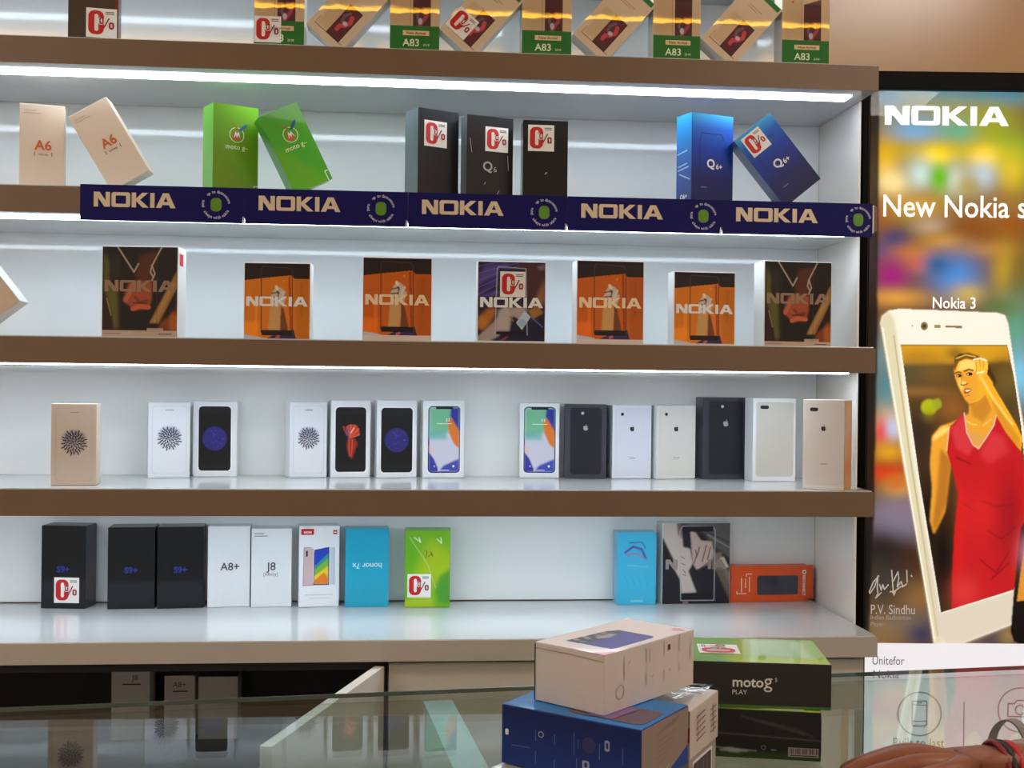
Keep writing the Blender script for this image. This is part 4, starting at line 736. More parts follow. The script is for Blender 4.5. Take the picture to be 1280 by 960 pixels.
def screen():
    c.poly([(1120, 430), (1262, 430), (1264, 452), (1124, 456)], (206, 150, 30), 1, 4); B(1150, 445, 20, 6, (186, 130, 30), .9); B(1195, 442, 8, 6, (120, 84, 30), .8)
    B(1140, 468, 14, 12, (80, 74, 50), .9); B(1170, 466, 16, 10, (110, 84, 40), .9); B(1150, 490, 26, 5, (150, 104, 50), .8); B(1252, 462, 10, 10, (96, 66, 20), .9); B(1262, 480, 10, 20, (110, 90, 40), .9); B(1260, 510, 10, 16, (70, 60, 30), .9)
    B(1150, 540, 14, 26, (50, 36, 30), .95); B(1190, 510, 14, 12, (150, 90, 40), .8); B(1160, 640, 20, 60, (34, 20, 18), 1); B(1180, 700, 16, 60, (24, 14, 14), 1); B(1170, 575, 14, 20, (60, 40, 30), .8)
    c.ell(1162, 509, 10 * S, 10 * S, (170, 176, 20), 1, 0, .4); c.ell(1172, 505, 6 * S, 7 * S, (150, 160, 40), .9, 0, .5); B(1162, 520, 6, 5, (120, 110, 30), .6)
    sk, sh, hi_ = (226, 156, 48), (164, 96, 30), (250, 214, 110)
    c.poly([(1213, 516), (1196, 526), (1176, 533), (1166, 545), (1163, 580), (1166, 610), (1163, 650), (1168, 668), (1182, 640), (1188, 590), (1192, 560), (1210, 540)], sk, 1, 1.5)
    c.poly([(1176, 560), (1172, 610), (1166, 655), (1170, 666), (1184, 630), (1190, 575)], sh, .8, 3); c.poly([(1180, 533), (1168, 544), (1166, 552), (1182, 542), (1192, 534)], hi_, .8, 2)
    c.poly([(1194, 455), (1194, 447), (1200, 442), (1212, 441), (1224, 445), (1238, 458), (1246, 475), (1240, 500), (1226, 500), (1222, 460)], (72, 44, 18), 1, 1.5)
    c.poly([(1212, 496), (1212, 520), (1205, 524), (1208, 560), (1226, 572), (1246, 540), (1248, 518), (1242, 512), (1238, 480)], sk, 1, 1); c.poly([(1212, 500), (1216, 520), (1230, 528), (1240, 512), (1236, 490)], sh, .55, 3)
    c.poly([(1193, 462), (1197, 452), (1208, 448), (1222, 449), (1232, 460), (1236, 478), (1232, 494), (1220, 505), (1213, 505), (1207, 500), (1201, 488), (1195, 474)], sk, 1, .8)
    c.poly([(1200, 452), (1212, 449), (1222, 452), (1222, 464), (1210, 462), (1197, 464)], hi_, .85, 2); c.poly([(1200, 470), (1206, 480), (1204, 490), (1198, 480)], hi_, .7, 2); c.poly([(1224, 476), (1234, 480), (1230, 496), (1218, 504), (1222, 490)], (232, 170, 40), .8, 3)
    c.line([(1194.5, 466.5), (1199, 464.8), (1202, 466)], 2.6, (84, 46, 14)); c.line([(1206, 464), (1212, 461.6), (1217, 463)], 2.8, (84, 46, 14)); c.ell(1199.5, 469.5, 3.4 * S, 2.1 * S, (66, 34, 14)); c.ell(1212.5, 467.6, 4 * S, 2.2 * S, (66, 34, 14)); c.ell(1213, 467.3, 1.2 * S, 1 * S, (20, 12, 8)); c.ell(1210.4, 467.8, 1 * S, .9 * S, (240, 220, 170)); c.ell(1198, 469.7, .9 * S, .8 * S, (240, 220, 170))
    c.line([(1203.5, 468), (1202.5, 476), (1202, 480)], 2, (176, 104, 30), .8); c.line([(1202, 481), (1205.5, 481.6), (1210, 479.6)], 2.4, (126, 66, 22)); c.ell(1206, 478.4, 3 * S, 2 * S, hi_, .6)
    c.poly([(1204.6, 488.6), (1207, 485.6), (1211, 485), (1216, 487), (1211, 491.6), (1207, 492.6)], (176, 74, 34)); c.poly([(1206, 488.4), (1210, 486.8), (1214.5, 487.6), (1210, 489.6)], (246, 226, 180)); c.line([(1207, 495.6), (1213, 494)], 2, (170, 100, 34), .7); c.line([(1205, 500), (1212, 506), (1222, 503)], 2, (150, 84, 24), .7)
    c.poly([(1194, 455), (1198, 446), (1212, 443), (1224, 447), (1222, 451), (1208, 448), (1199, 452), (1194, 464)], (120, 76, 20), 1, .8); c.line([(1196, 448), (1208, 443.5), (1220, 446)], 2.4, (226, 190, 90), .8)
    c.poly([(1236, 470), (1242, 478), (1240, 490), (1234, 484)], (220, 150, 40), 1, 1)
    # raised forearm and fist
    c.poly([(1220, 462), (1233, 464), (1240, 478), (1256, 505), (1272, 532), (1279, 548), (1277, 564), (1266, 552), (1250, 530), (1236, 500), (1224, 480)], (234, 168, 40), 1, .8); c.poly([(1236, 490), (1256, 520), (1276, 548), (1276, 562), (1264, 550), (1248, 524)], (196, 124, 34), .7, 3); c.line([(1226, 470), (1242, 498), (1266, 530)], 5, hi_, .6)
    c.poly([(1219, 452), (1224, 447), (1232, 448), (1236, 454), (1235, 466), (1228, 470), (1221, 466)], (242, 184, 60), 1, .6)
    for l in ([(1221, 453), (1221, 464)], [(1225, 449), (1226, 458)], [(1230, 450), (1230, 460)]): c.line(l, 1.6, (166, 100, 30), .8)
    c.line([(1218, 449.5), (1226, 447.6), (1234, 451)], 3, (246, 226, 190)); c.line([(1222, 466.5), (1230, 464.6)], 3, (246, 232, 190), .9)
    # red sleeveless top
    rd, dk_, lt = (188, 26, 32), (128, 14, 20), (214, 66, 74)
    c.poly([(1206, 516), (1209, 540), (1217, 556), (1224, 561), (1233, 548), (1243, 532), (1246, 519), (1258, 540), (1278, 566), (1284, 600), (1284, 726), (1268, 737), (1190, 763), (1191, 720), (1194, 660), (1199, 618), (1192, 590), (1184, 565), (1188, 533)], rd, 1, .8)
    c.poly([(1206, 517), (1209, 540), (1218, 557), (1212, 570), (1195, 560), (1190, 536)], lt, .55, 3); c.poly([(1240, 540), (1256, 545), (1262, 566), (1236, 580), (1226, 566)], lt, .5, 5); c.poly([(1194, 590), (1210, 620), (1206, 700), (1192, 740), (1199, 618)], (206, 30, 30), .7, 4)
    for l in ([(1196, 572), (1214, 580)], [(1228, 626), (1245, 634), (1268, 630)], [(1236, 664), (1252, 674), (1270, 660)], [(1226, 700), (1246, 716), (1262, 690)], [(1240, 724), (1262, 704)], [(1205, 630), (1222, 640)]): c.line(l, 3.6, dk_, .7)
    B(1262, 650, 12, 40, (120, 16, 22), .6); B(1225, 640, 14, 20, (216, 40, 40), .5); B(1206, 740, 12, 14, (222, 70, 66), .5)
    for l in ([(1206, 516), (1209, 540), (1217, 556), (1224, 561), (1233, 548), (1243, 532), (1246, 519)],): c.line(l, 2.4, (226, 190, 170), .85)
    c.line([(1209, 526), (1214, 530), (1222, 531)], 2, hi_, .7); c.line([(1240, 524), (1230, 532)], 2, hi_, .6); c.poly([(1210, 540), (1218, 553), (1224, 558), (1232, 545), (1222, 540)], (206, 150, 90), .6, 2)
    c.line([(1187, 534), (1184, 564)], 2.2, (230, 190, 160), .7)
clip(screen)
c.line([(1126.5, 431), (1260, 431.5)], 1.6, (120, 104, 70))
# second, dark phone at the right
c.poly([(1290, 640), (1277, 660), (1268, 740), (1264, 790), (1268, 802), (1280, 808), (1340, 800), (1372, 660), (1366, 640)], (18, 15, 15), 1, 1); c.poly([(1292, 660), (1280, 690), (1272, 752), (1356, 740), (1364, 664)], (210, 140, 50), 1, 1); B(1285, 690, 8, 14, (200, 110, 150), .8); B(1320, 700, 20, 24, (220, 170, 70), .8)
# white lower panel
c.poly([(1040, 803.5), (1500, 807), (1500, 1300), (1040, 1300)], (226, 222, 226)); B(1180, 960, 70, 30, (232, 220, 216), .7)
gk = (112, 106, 112)
def ring(u, v, r, w, col):
    x, y = pp(u, v); d = np.abs(np.hypot(c.X - x, c.Y - y) - r * S); c.mix(np.clip((w * S / 2 - d) / c.res + .5, 0, 1), col)
ring(1150, 893, 27.5, 1.5, gk); ring(1276, 888, 28, 1.5, gk); ring(1276, 888, 6, 1.6, gk)
c.line([(1141.5, 877), (1158.5, 877), (1159.5, 880), (1159, 906), (1157.5, 908), (1142, 908), (1140.8, 905), (1141, 879), (1141.5, 877)], 1.6 * S, gk); c.line([(1141, 881.5), (1159, 882)], 1.2 * S, gk); c.line([(1141, 902), (1159, 902)], 1.2 * S, gk); c.line([(1147, 879.2), (1153, 879.2)], 1.1 * S, gk)
c.line([(1300, 880), (1288, 880), (1286, 876), (1272, 876), (1269, 880), (1261, 880), (1260.5, 896), (1302, 897), (1300, 880)], 1.6 * S, gk)
c.line([(1205.8, 878), (1205, 948), (1204, 1010)], 1.3 * S, gk)
sign = print_mat('sign_film', .5, 0.0, emit=1.08, spec=.06)
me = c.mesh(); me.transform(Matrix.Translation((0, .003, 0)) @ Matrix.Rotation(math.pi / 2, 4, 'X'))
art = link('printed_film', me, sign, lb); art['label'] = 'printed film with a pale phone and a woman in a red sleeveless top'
box('acrylic_cover', glass_mat('clear_acrylic', (253, 253, 253), 1.45, .22), lb, (bz - 3) / 1000, (WS - bz + 3) / 1000, -.004, -.002, .05, (ZTOP - bt_ + 3) / 1000)
box('film_base', M('sign_white_film', (222, 218, 222), .3, emit=.5), lb, (bz - 1) / 1000, (WS - bz + 1) / 1000, .0025, .0045, .045, zlo / 1000)
wsign = M('lit_white_ink', (255, 255, 255), .4, emit=.75, noise=0); gsign = M('sign_grey_ink', (120, 114, 120), .5, noise=0, emit=.3); dsign = M('sign_dim_white_ink', (205, 200, 196), .4, emit=.35, noise=0)
def ontosign(me, name, mat, lay=1):
    me.transform(Matrix.Translation((0, .003 - .0006 * lay, 0)) @ Matrix.Rotation(math.pi / 2, 4, 'X')); return link(name, me, mat, lb)
def signtext(s_, u0, u1, vb, vt, mat, name='lettering', fat=0):      # fitted between u0 and u1, baseline vb, capital height to vt
    me = text_mesh(s_, 100.0, 'LEFT', fat=fat); xs = [v.co.x for v in me.vertices]; a, b = pp(u0, vb), pp(u1, vb); ks = (b[0] - a[0]) / (max(xs) - min(xs))
    cap = max(v.co.y for v in me.vertices); ky = (pp(u0, vt)[1] - a[1]) / cap
    me.transform(Matrix.Translation((a[0] / 1000 - min(xs) * ks / 1000, a[1] / 1000, 0)) @ Matrix.Diagonal((ks / 1000, ky / 1000, 1, 1))); return ontosign(me, name, mat)
a, b_ = pp(1106.5, 155.5), pp(1262, 131)
ontosign(shape_mesh([[(p[0] / 1000, p[1] / 1000) for p in q] for q in wide_word(a[0], a[1], b_[0] - a[0], b_[1] - a[1] - 4)]), 'lettering', wsign)
signtext('New Nokia s', 1104.5, 1284, 270, 243, wsign, fat=.8); signtext('martphones', 1287, 1440, 270, 243, wsign, fat=.8)
signtext('Nokia 3', 1166.5, 1220, 385, 371, wsign, fat=.6); signtext('P.V. Sindhu', 1089, 1144, 767.5, 756, dsign); signtext('Indian Badminton', 1089, 1139, 774.5, 769, M('sign_faint_ink', (176, 170, 166), .4, emit=.28, noise=0)); signtext('Player', 1089, 1105, 783, 777.5, M('sign_faint_ink'))
signtext('Unitefor', 1091, 1131, 831, 820.5, gsign); signtext('Nokia', 1092, 1124, 848, 838, gsign); signtext('Built to last', 1117, 1181, 934.5, 922.5, gsign); signtext('Shoot beautiful', 1218, 1300, 942, 931, gsign)
q = []
for l in ([(1099, 720), (1092, 728), (1087, 740), (1088, 742), (1094, 733), (1098, 720), (1097, 735), (1098, 742), (1095, 748), (1102, 741)], [(1100, 731), (1102, 738), (1104, 731), (1106, 737), (1111, 731)], [(1115, 713), (1116, 726), (1117, 740), (1118, 744), (1120, 739), (1113, 740)], [(1117, 727), (1123, 715), (1124, 723), (1122, 734), (1127, 727), (1129, 734), (1134, 730)], [(1116, 741), (1126, 734), (1131, 732)], [(1134, 713), (1134.5, 728)], [(1139.5, 719.5), (1140.6, 721)]):
    q += thick([pp(*p) for p in l], 2.4)
ontosign(quads_mesh([[(p[0] / 1000, p[1] / 1000) for p in r] for r in q]), 'signature', dsign)

# ================================================================== glass showcase in front of the counter
ZG = ZC - .406
ga, gb = at(0, 884.5, Z=ZG), at(1280, 832, Z=ZG)
gd = (gb - ga).normalized(); gn = Vector((gd.y, -gd.x, 0))            # gn points to the customer side
g0 = ga - gd * .25; GL = (gb - ga).length + .6; GW = .50
gc = g0 + gd * (GL / 2) + gn * (GW / 2); gang = math.atan2(gd.y, gd.x)
sc_ = empty('glass_showcase', 'long glass topped sales showcase in the foreground', 'showcase', (gc.x, gc.y, 0), rz=gang)
glass = glass_mat('showcase_glass', (243, 249, 247), 1.5, .85); edge = M('green_glass_edge', (84, 104, 104), .1, .6, noise=.03)
h2, w2 = GL / 2, GW / 2
box('top_pane', glass, sc_, -h2, h2, -w2, w2, ZG - .0065, ZG)
box('pane_edge', edge, sc_, -h2, h2, w2 + .0003, w2 + .0016, ZG - .006, ZG - .0005)
box('back_pane', glass, sc_, -h2 + .01, h2 - .01, w2 - .012, w2 - .006, .62, ZG - .0105)
box('front_pane', glass, sc_, -h2 + .01, h2 - .01, -w2 + .006, -w2 + .012, .62, ZG - .0105)
dv = at(543, 868, Z=ZG - .012); dvx = (dv - gc).dot(gd)
frost = M('frosted_glass', (178, 206, 202), .3, .4, noise=.02)
box('divider', frost, sc_, dvx - .019, dvx + .019, -w2 + .02, w2 - .014, .62, ZG - .0108)
box('base', M('showcase_base_laminate', (170, 176, 172), .4, noise=.02), sc_, -h2 + .005, h2 - .005, -w2 + .004, w2 - .004, 0.002, .6)
box('display_deck', M('showcase_deck_laminate', (150, 160, 158), .35, noise=.02), sc_, -h2 + .005, h2 - .005, -w2 + .004, w2 - .004, .6005, .6195)

# ================================================================== boxes lying on the showcase
def lying(name, label, pl, pf, pr, Zb, h, mat, **kw):
    """a box lying flat; bottom corner pixels: left end, front corner, right end, all at height Zb"""
    l, f, r = at(*pl, Z=Zb), at(*pf, Z=Zb), at(*pr, Z=Zb)
    a = (f - l); w = a.length; ang = math.atan2(a.y, a.x); d = abs((r - f).dot(Vector((-math.sin(ang), math.cos(ang), 0))))
    cpt = (l + f) / 2 + Vector((-math.sin(ang), math.cos(ang), 0)) * d / 2
    return Carton(name, label, w, h, d, mat, (cpt.x, cpt.y, Zb + .0004), rz=ang, **kw)
GS = 'boxes stacked on the showcase'
# under the blue box
zb_ = ZC - .30; blueh = .0545
b = lying('phone_box', 'pale wrapped box mostly hidden under the blue box', (613, 959), (770, 1004), (822, 968), ZC - .356, .02, M('grey_white_carton', (190, 186, 190), .4, .3, noise=.02), group=GS)
b.root.location.z = ZG + .0004; b.body.scale.z = (ZC - .3562 - ZG) / .02
mb = M('royal_blue_carton', (24, 58, 150), .35, .35, noise=.02)
l, f_, r_ = at(627.6, 880, Z=zb_), at(801.6, 913.5, Z=zb_), at(838.5, 878, Z=zb_)
def lying_top(name, label, tl, tf, tr, Zt, h, mat, **kw):
    b = lying(name, label, tl, tf, tr, Zt, h, mat, **kw); b.root.location.z = Zt - h; return b
b = lying_top('phone_box', 'blue phone box lying in the stack, a pale box resting on it', (627.6, 880), (801.6, 913.5), (838.5, 878), zb_, blueh, mb, group=GS); W, H, D = b.w * 1000, b.h * 1000, b.d * 1000
b.pic(Canvas(W - 1, H - 1, res=1.0).vgrad([(0, (22, 56, 136)), (H, (14, 30, 88))]), INK, x=.5, y=.5, name='side_print')
b.pic(Canvas(W - 1, D - 1, (38, 128, 208), 2.0), INK, face='T', x=.5, y=.5, name='top_print')
c = Canvas(D - 1, H - 1, (150, 132, 124), 1.0); c.poly([(0, 0), (D, 0), (D, H * .34), (D * .45, 0)], (30, 66, 150)); c.poly([(D * .4, 0), (D * .6, H * .2), (D * .45, H * .1), (D * .2, H * .3), (D * .26, H * .1)], (214, 200, 196), .9)
for k in range(5): c.line([(D * .3 + k * 5, H * (.78 + .02 * k)), (D * .72 + k * 2, H * (.84 + .02 * k))], 1.2, (110, 94, 90), .5); c.line([(D * .3, H * (.3 + .09 * k)), (D * (.5 + .05 * k), H * (.34 + .09 * k))], 1.2, (116, 98, 94), .45)
b.pic(c, INK, face='R', x=.5, y=.5, name='torn_label')
b.shp([rrect(W * .42, D * .12, W * .965, D * .62, 9)], M('plum_ink', (92, 70, 96), .3, .3, noise=.02), face='T', lay=2, name='phone_picture'); b.shp([[(W * .42, D * .3), (W * .6, D * .14), (W * .75, D * .14), (W * .8, D * .6), (W * .42, D * .6)]], M('violet_ink', (120, 88, 160), .3, .3, noise=.02), face='T', lay=3, name='phone_picture')
li = M('pale_blue_mark_ink', (80, 100, 160), .5, noise=0)
b.lines([[(W * x, H * y0), (W * x, H * y1)] for x, y0, y1 in ((.26, .5, .68), (.4, .5, .66), (.54, .4, .76), (.57, .52, .66), (.72, .4, .66), (.26, .12, .32), (.4, .08, .24), (.56, .12, .34), (.88, .4, .66))] + [[(W * .08, H * .34), (W * .22, H * .36)]], .9, li)
b.shp([circ(W * .3, H * .62, 3), circ(W * .3, H * .62, 2), rrect(W * .755, H * .56, W * .79, H * .74, 2), rrect(W * .765, H * .6, W * .78, H * .7, 1), rrect(W * .6, H * .2, W * .65, H * .34, 1.5), rrect(W * .615, H * .23, W * .635, H * .31, 1), rrect(W * .76, H * .18, W * .79, H * .28, 1)], M('white_mark_ink', (150, 158, 196), .5, noise=0), name='feature_icon')
b.shp([circ(W * .645, H * .6, 7)], M('maroon_blur_ink', (50, 44, 104), .5, noise=0), name='feature_icon', lay=1.5); b.shp([rrect(W * .03, H * .5, W * .055, H * .6, 1)], WINK, name='seal_mark')
# the pale box on top
zr = zb_ + .0006
b = lying('phone_box', 'pale pink phone box lying on the blue box, a violet phone pictured on top', (668, 875), (755, 896), (837, 850), zr, .0545, M('rosy_white_carton', (216, 206, 200), .4, .2, noise=.015), group=GS); W, H, D = b.w * 1000, b.h * 1000, b.d * 1000
c = Canvas(W - 1, D - 1, (238, 230, 230), .8); P = lambda l: [(p[0] * W, p[1] * D) for p in l]
c.poly(P([(.22, .15), (.86, .16), (.88, .2), (.88, .60), (.84, .64), (.34, .64), (.26, .56)]), (66, 56, 62)); c.poly(P([(.47, .155), (.86, .165), (.88, .2), (.88, .60), (.84, .64), (.46, .60), (.42, .5), (.52, .38)]), (80, 66, 158))
for x, y in ((.28, .22), (.34, .3), (.27, .32), (.4, .2), (.33, .42), (.4, .5), (.3, .5)): c.ell(W * x, D * y, 3.4, 3, (176, 168, 170), .8, .5, .6)
c.poly(P([(.36, .36), (.44, .34), (.5, .42), (.44, .54), (.38, .5)]), (184, 178, 180), .9, 1); c.line(P([(.3, .18), (.44, .2)]), 2, (40, 34, 40), .8)
c.poly([(W * .8, 0), (W, 0), (W, D * .13), (W * .88, D * .06)], (206, 70, 96)); c.line([(W * .82, D * .9), (W * .9, D * .93)], 5, (214, 60, 84)); c.line([(W * .76, D * .94), (W * .84, D * .955)], 2, (214, 110, 130))
b.pic(c, INK, face='T', x=.5, y=.5, name='top_print')
b.lines([[(2, H - 5), (W * .5, H - 4.5), (W - 1, H - 6)]], 1.0, M('fold_shadow_ink', (176, 160, 152), .5, noise=0), name='lid_fold')
mk = M('taupe_mark_ink', (186, 168, 162), .5, noise=0)
b.lines([[(D * x, H * y0), (D * x, H * y1)] for x, y0, y1 in ((.2, .58, .9), (.44, .7, .92), (.48, .68, .9), (.64, .7, .96), (.82, .7, .98), (.2, .52, .6), (.44, .3, .5), (.64, .3, .44), (.82, .34, .5), (.95, .5, .8))] + [[(D * .5, H * .4), (D * .52, H * .42)], [(D * .7, H * .4), (D * .71, H * .44)], [(D * .24, H * .74), (D * .26, H * .8)]], 1.1, mk, face='R')
b.shp([circ(D * .16, H * .32, 6.6), circ(D * .16, H * .32, 5.8)], mk, face='R', name='round_mark'); b.shp([rrect(D * .685, H * .78, D * .71, H * .88, 1)], M('taupe_dark_ink', (80, 56, 60), .5, noise=0), face='R', name='square_mark')
b.shp([[(-.2, 0), (1.2, 0), (1.2, H - 1), (-.2, H - 1)]], M('dark_edge_ink', (50, 56, 60), .5, noise=0), lay=1, name='dark_edge')
# white box behind, in crumpled wrap, on another box
zt = ZC - .313
def off(p, q, n, sgn=1): return p
F1, R1 = at(863, 889, Z=zt), at(898, 862.5, Z=zt); du = (R1 - F1).normalized(); dl = Vector((-du.y, du.x, 0))
def raw(name, label, fpt, w, d, z0, h, mat, **kw):                     # front right corner fpt, w to the left, d along the right face
    cpt = fpt + dl * (w / 2) + du * (d / 2); return Carton(name, label, w, h, d, mat, (cpt.x, cpt.y, z0), rz=math.atan2(-dl.y, -dl.x), **kw)
dW = (R1 - F1).length
b = raw('phone_box', 'cream phone box with a dark picture window, under the white wrapped box', F1 + dl * .002 + du * .004, .155, dW - .004, ZG + .0004, .0448, M('dull_cream_carton', (176, 160, 150), .4, .2, noise=.02), group=GS)
b.shp([rrect(8, 8, 70, 40, 2), rrect(11, 11, 67, 37, 2)], WINK, face='R', name='label_border'); b.shp([rrect(11, 11, 67, 37, 2)], M('maroon_window_ink', (74, 48, 52), .4, noise=.05), face='R', lay=1, name='label_print')
b.lines([[(24, 13), (24, 35)], [(42, 13), (42, 35)], [(54, 13), (54, 35)]], 2, M('rose_grey_ink', (130, 110, 112), .5, noise=0), face='R')
b = raw('phone_box', 'white phone box with red diagonal stripe in crumpled clear wrap, right of the blue box', F1, .158, dW, ZC - .3606, .0474, M('cream_white_carton', (214, 202, 190), .4, .2, noise=.015), group=GS); W, H, D = b.w * 1000, b.h * 1000, b.d * 1000
c = Canvas(W - 1, H - 1, (164, 152, 138), .9); c.rect(W * .3, H * .84, W * .96, H, (18, 16, 16)); c.rect(W * .9, H * .8, W, H, (164, 152, 138)); c.rect(W * .3, 0, W, H * .3, (190, 178, 170)); c.poly([(W * .3, H * .1), (W * .3, H * .4), (W, H * .66), (W, H * .36)], (142, 22, 22)); b.pic(c, INK, x=.5, y=.5, name='stripe_print')
b.lines([[(D * .2, H * (.3 + .12 * k)), (D * .5, H * (.34 + .12 * k))] for k in range(5)] + [[(D * .7, H * (.24 + .12 * k)), (D * .9, H * (.26 + .12 * k))] for k in range(5)] + [[(D * .26, H * .3), (D * .24, H * .82)], [(D * .82, H * .2), (D * .78, H * .8)]], 1.4, M('brown_grey_ink', (120, 100, 92), .5, noise=0), face='R')
bm = bmesh.new(); nx_, ny_ = 26, 14; rs = random.Random(11); grid = []
for j in range(ny_ + 1):
    row = []
    for i in range(nx_ + 1):
        x = -b.w / 2 * .92 + b.w * .93 * i / nx_; y = -b.d / 2 * .9 + b.d * .93 * j / ny_
        z = b.h + .0022 + .0045 * abs(math.sin(3.1 * i / nx_ * 3 + 1.3 * math.sin(5 * j / ny_))) * math.sin(math.pi * min(1, max(0, j / ny_))) + rs.uniform(0, .0012)
        if i > nx_ - 6: z += .003 * (i - nx_ + 6) / 6 * math.sin(4 * j / ny_ + .4) ** 2
        row.append(bm.verts.new((x, y, z)))
    grid.append(row)
for j in range(ny_):
    for i in range(nx_): bm.faces.new((grid[j][i], grid[j][i + 1], grid[j + 1][i + 1], grid[j + 1][i]))
link('clear_wrap', bm_mesh(bm, True), glass_mat('cling_wrap', (236, 236, 238), 1.5, 1.6, .08), b.root)
# two black and green boxes at the right
mblk = M('satin_black_carton', (34, 32, 33), .4, .3, noise=.04); lime = M('lime_carton', (142, 190, 84), .35, .3, noise=.02)
def lime_top(W, D):
    c = Canvas(W - 1, D - 1, (140, 186, 98), 1.2); c.poly([(W * .3, 0), (W * .5, D), (W * .6, D), (W * .45, 0)], (196, 206, 60), .8, 8); c.rect(W * .5, D * .25, W * .8, D * .96, (186, 214, 190), .55, 6); c.rect(W * .82, D * .2, W * .9, D * .9, (206, 226, 206), .6, 4); c.poly([(W * .4, 0), (W, 0), (W, D * .2), (W * .5, D * .24)], (176, 206, 70), .8, 4); c.rect(0, 0, W * .36, D * .2, (110, 176, 90), .6, 5)
    return c
b1 = lying_top('phone_box', 'black phone box with green top and barcode label, lower of the right pair', (846.5, 883), (1026.7, 891.7), (1012, 862), ZC - .353, .0526, mblk, group=GS)
b = b1; W, H, D = b.w * 1000, b.h * 1000, b.d * 1000
b.pic(lime_top(W, D), INK, face='T', x=.5, y=.5, name='top_print')
c = Canvas(W - 1, H - 1, (32, 30, 31), 1.0); c.rect(0, 0, W, H * .13, (42, 70, 28), 1, 1.5); c.line([(W * .2, H * .5), (W, H * .42)], 1.4, (90, 86, 88), .8); c.line([(W * .1, H * .22), (W * .55, H * .15)], 1.4, (150, 150, 150), .8)
for k in range(6): c.line([(W * (.45 + .07 * k), H * (.86 - .04 * k)), (W * (.6 + .07 * k), H * (.74 - .05 * k))], 3, (70, 68, 70), .5)
c.poly([(W * .28, H * .14), (W * .36, H * .2), (W * .52, H * .14), (W * .4, H * .1)], (176, 176, 176), .8, .8); b.pic(c, INK, x=.5, y=.5, name='side_print')
b.shp([[(W * .775, H * .08), (W * .985, H * .08), (W * .985, H * .27), (W * .775, H * .27)]], M('label_grey_ink', (160, 150, 150), .5, noise=0), lay=2, name='barcode_label')
b.lines([[(W * .79 + k * 1.45, H * .15), (W * .79 + k * 1.45, H * .25)] for k in range(22) if k % 5 != 3], .7, BLACK, lay=3, name='barcode'); b.lines([[(W * .79, H * .11), (W * .97, H * .11)]], .9, BLACK, lay=3)
b.shp([circ(W * .605, H * .24, 2.6), circ(W * .605, H * .24, 1.8)], GREY, name='round_mark'); b.lines([[(W * .66, H * .2), (W * .69, H * .2)]], 1.6, GREY)
b.sticker(W * .885, D * .03, 46, face='T', rot=math.pi / 2)
b.shp([rrect(1, 1, D - 2, H - 1, 8)], M('grey_wrap_film', (176, 178, 176), .15, .5, noise=.05), face='R', lay=1, name='side_print')
b = lying_top('phone_box', 'black moto box with glossy green top, upper of the right pair', (846, 825.6), (1039.7, 831.6), (1014, 801), ZC - .3025, .0495, mblk, group=GS); W, H, D = b.w * 1000, b.h * 1000, b.d * 1000
b.root['label'] = 'black phone box with glossy green top and white lettering, upper of the right pair'
b.pic(lime_top(W, D), INKG, face='T', x=.5, y=.5, name='top_print'); b.shp([[(.5, .3), (W - .5, .3), (W - .5, 3.4), (.5, 3.4)]], M('moss_ink', (70, 110, 40), .5, noise=0), lay=1, name='edge_stripe')
b.txt('moto', W * .36, H * .47, 15.5, WINK, align='LEFT', fat=.3); b.txt('g', W * .565, H * .47, 22, M('bright_white_ink', (230, 230, 230), .5, noise=0), align='LEFT'); b.txt('5', W * .635, H * .6, 6, WINK, align='LEFT'); b.txt('PLAY', W * .36, H * .30, 7.2, WINK, align='LEFT')
b.sticker(W * .44, D * .3, 46, face='T', rot=math.pi / 2)

# ================================================================== the reaching arm at the lower right
skin = M('warm_brown_skin', (136, 78, 50), .5, noise=.08, scale=60)
def skin_mesh(name, chains, mat, parent=None, sub=2):
    """chains: lists of (point, radius); a chain may begin with an int that refers to an earlier vertex"""
    vs_, es, rad = [], [], []
    for ch in chains:
        prev = None
        for it in ch:
            if isinstance(it, int): prev = it; continue
            vs_.append(it[0]); rad.append(it[1])
            if prev is not None: es.append((prev, len(vs_) - 1))
            prev = len(vs_) - 1
    me = bpy.data.meshes.new(name); me.from_pydata(vs_, es, []); o = bpy.data.objects.new(name, me); COL.objects.link(o)
    md = o.modifiers.new('skin', 'SKIN'); md.use_smooth_shade = True; sv = me.skin_vertices[0].data
    for i, r in enumerate(rad): sv[i].radius = r if isinstance(r, tuple) else (r, r)
    sv[0].use_root = True
    sb = o.modifiers.new('sub', 'SUBSURF'); sb.levels = sb.render_levels = sub
    dg = bpy.context.evaluated_depsgraph_get(); m2 = bpy.data.meshes.new_from_object(o.evaluated_get(dg)); bpy.data.objects.remove(o)
    m2.materials.clear()
    for p in m2.polygons: p.use_smooth = True
    return link(name, m2, mat, parent)
kn = at(1130, 940, Z=ZC - .372)                                       # top of the knuckles
wr = at(1226, 952, Z=ZC - .380)
fdir = (kn - wr); fdir.z = 0; HL = fdir.length; fdir.normalize(); sdir = Vector((-fdir.y, fdir.x, 0))   # sdir: towards the viewer side
if sdir.y > 0: sdir = -sdir
def hp(a, b, z): q = wr + fdir * (a * HL) + sdir * b; return (q.x, q.y, z)
zw, zk = ZC - .388, ZC - .382
chains = [[(hp(-.1, .014, zw + .003), .024), (hp(-.5, .016, zw + .004), .0255), (hp(-1.3, .03, zw + .010), .029), (hp(-2.4, .06, zw + .020), .036), (hp(-3.0, .08, zw + .025), .040)]]
fing = []
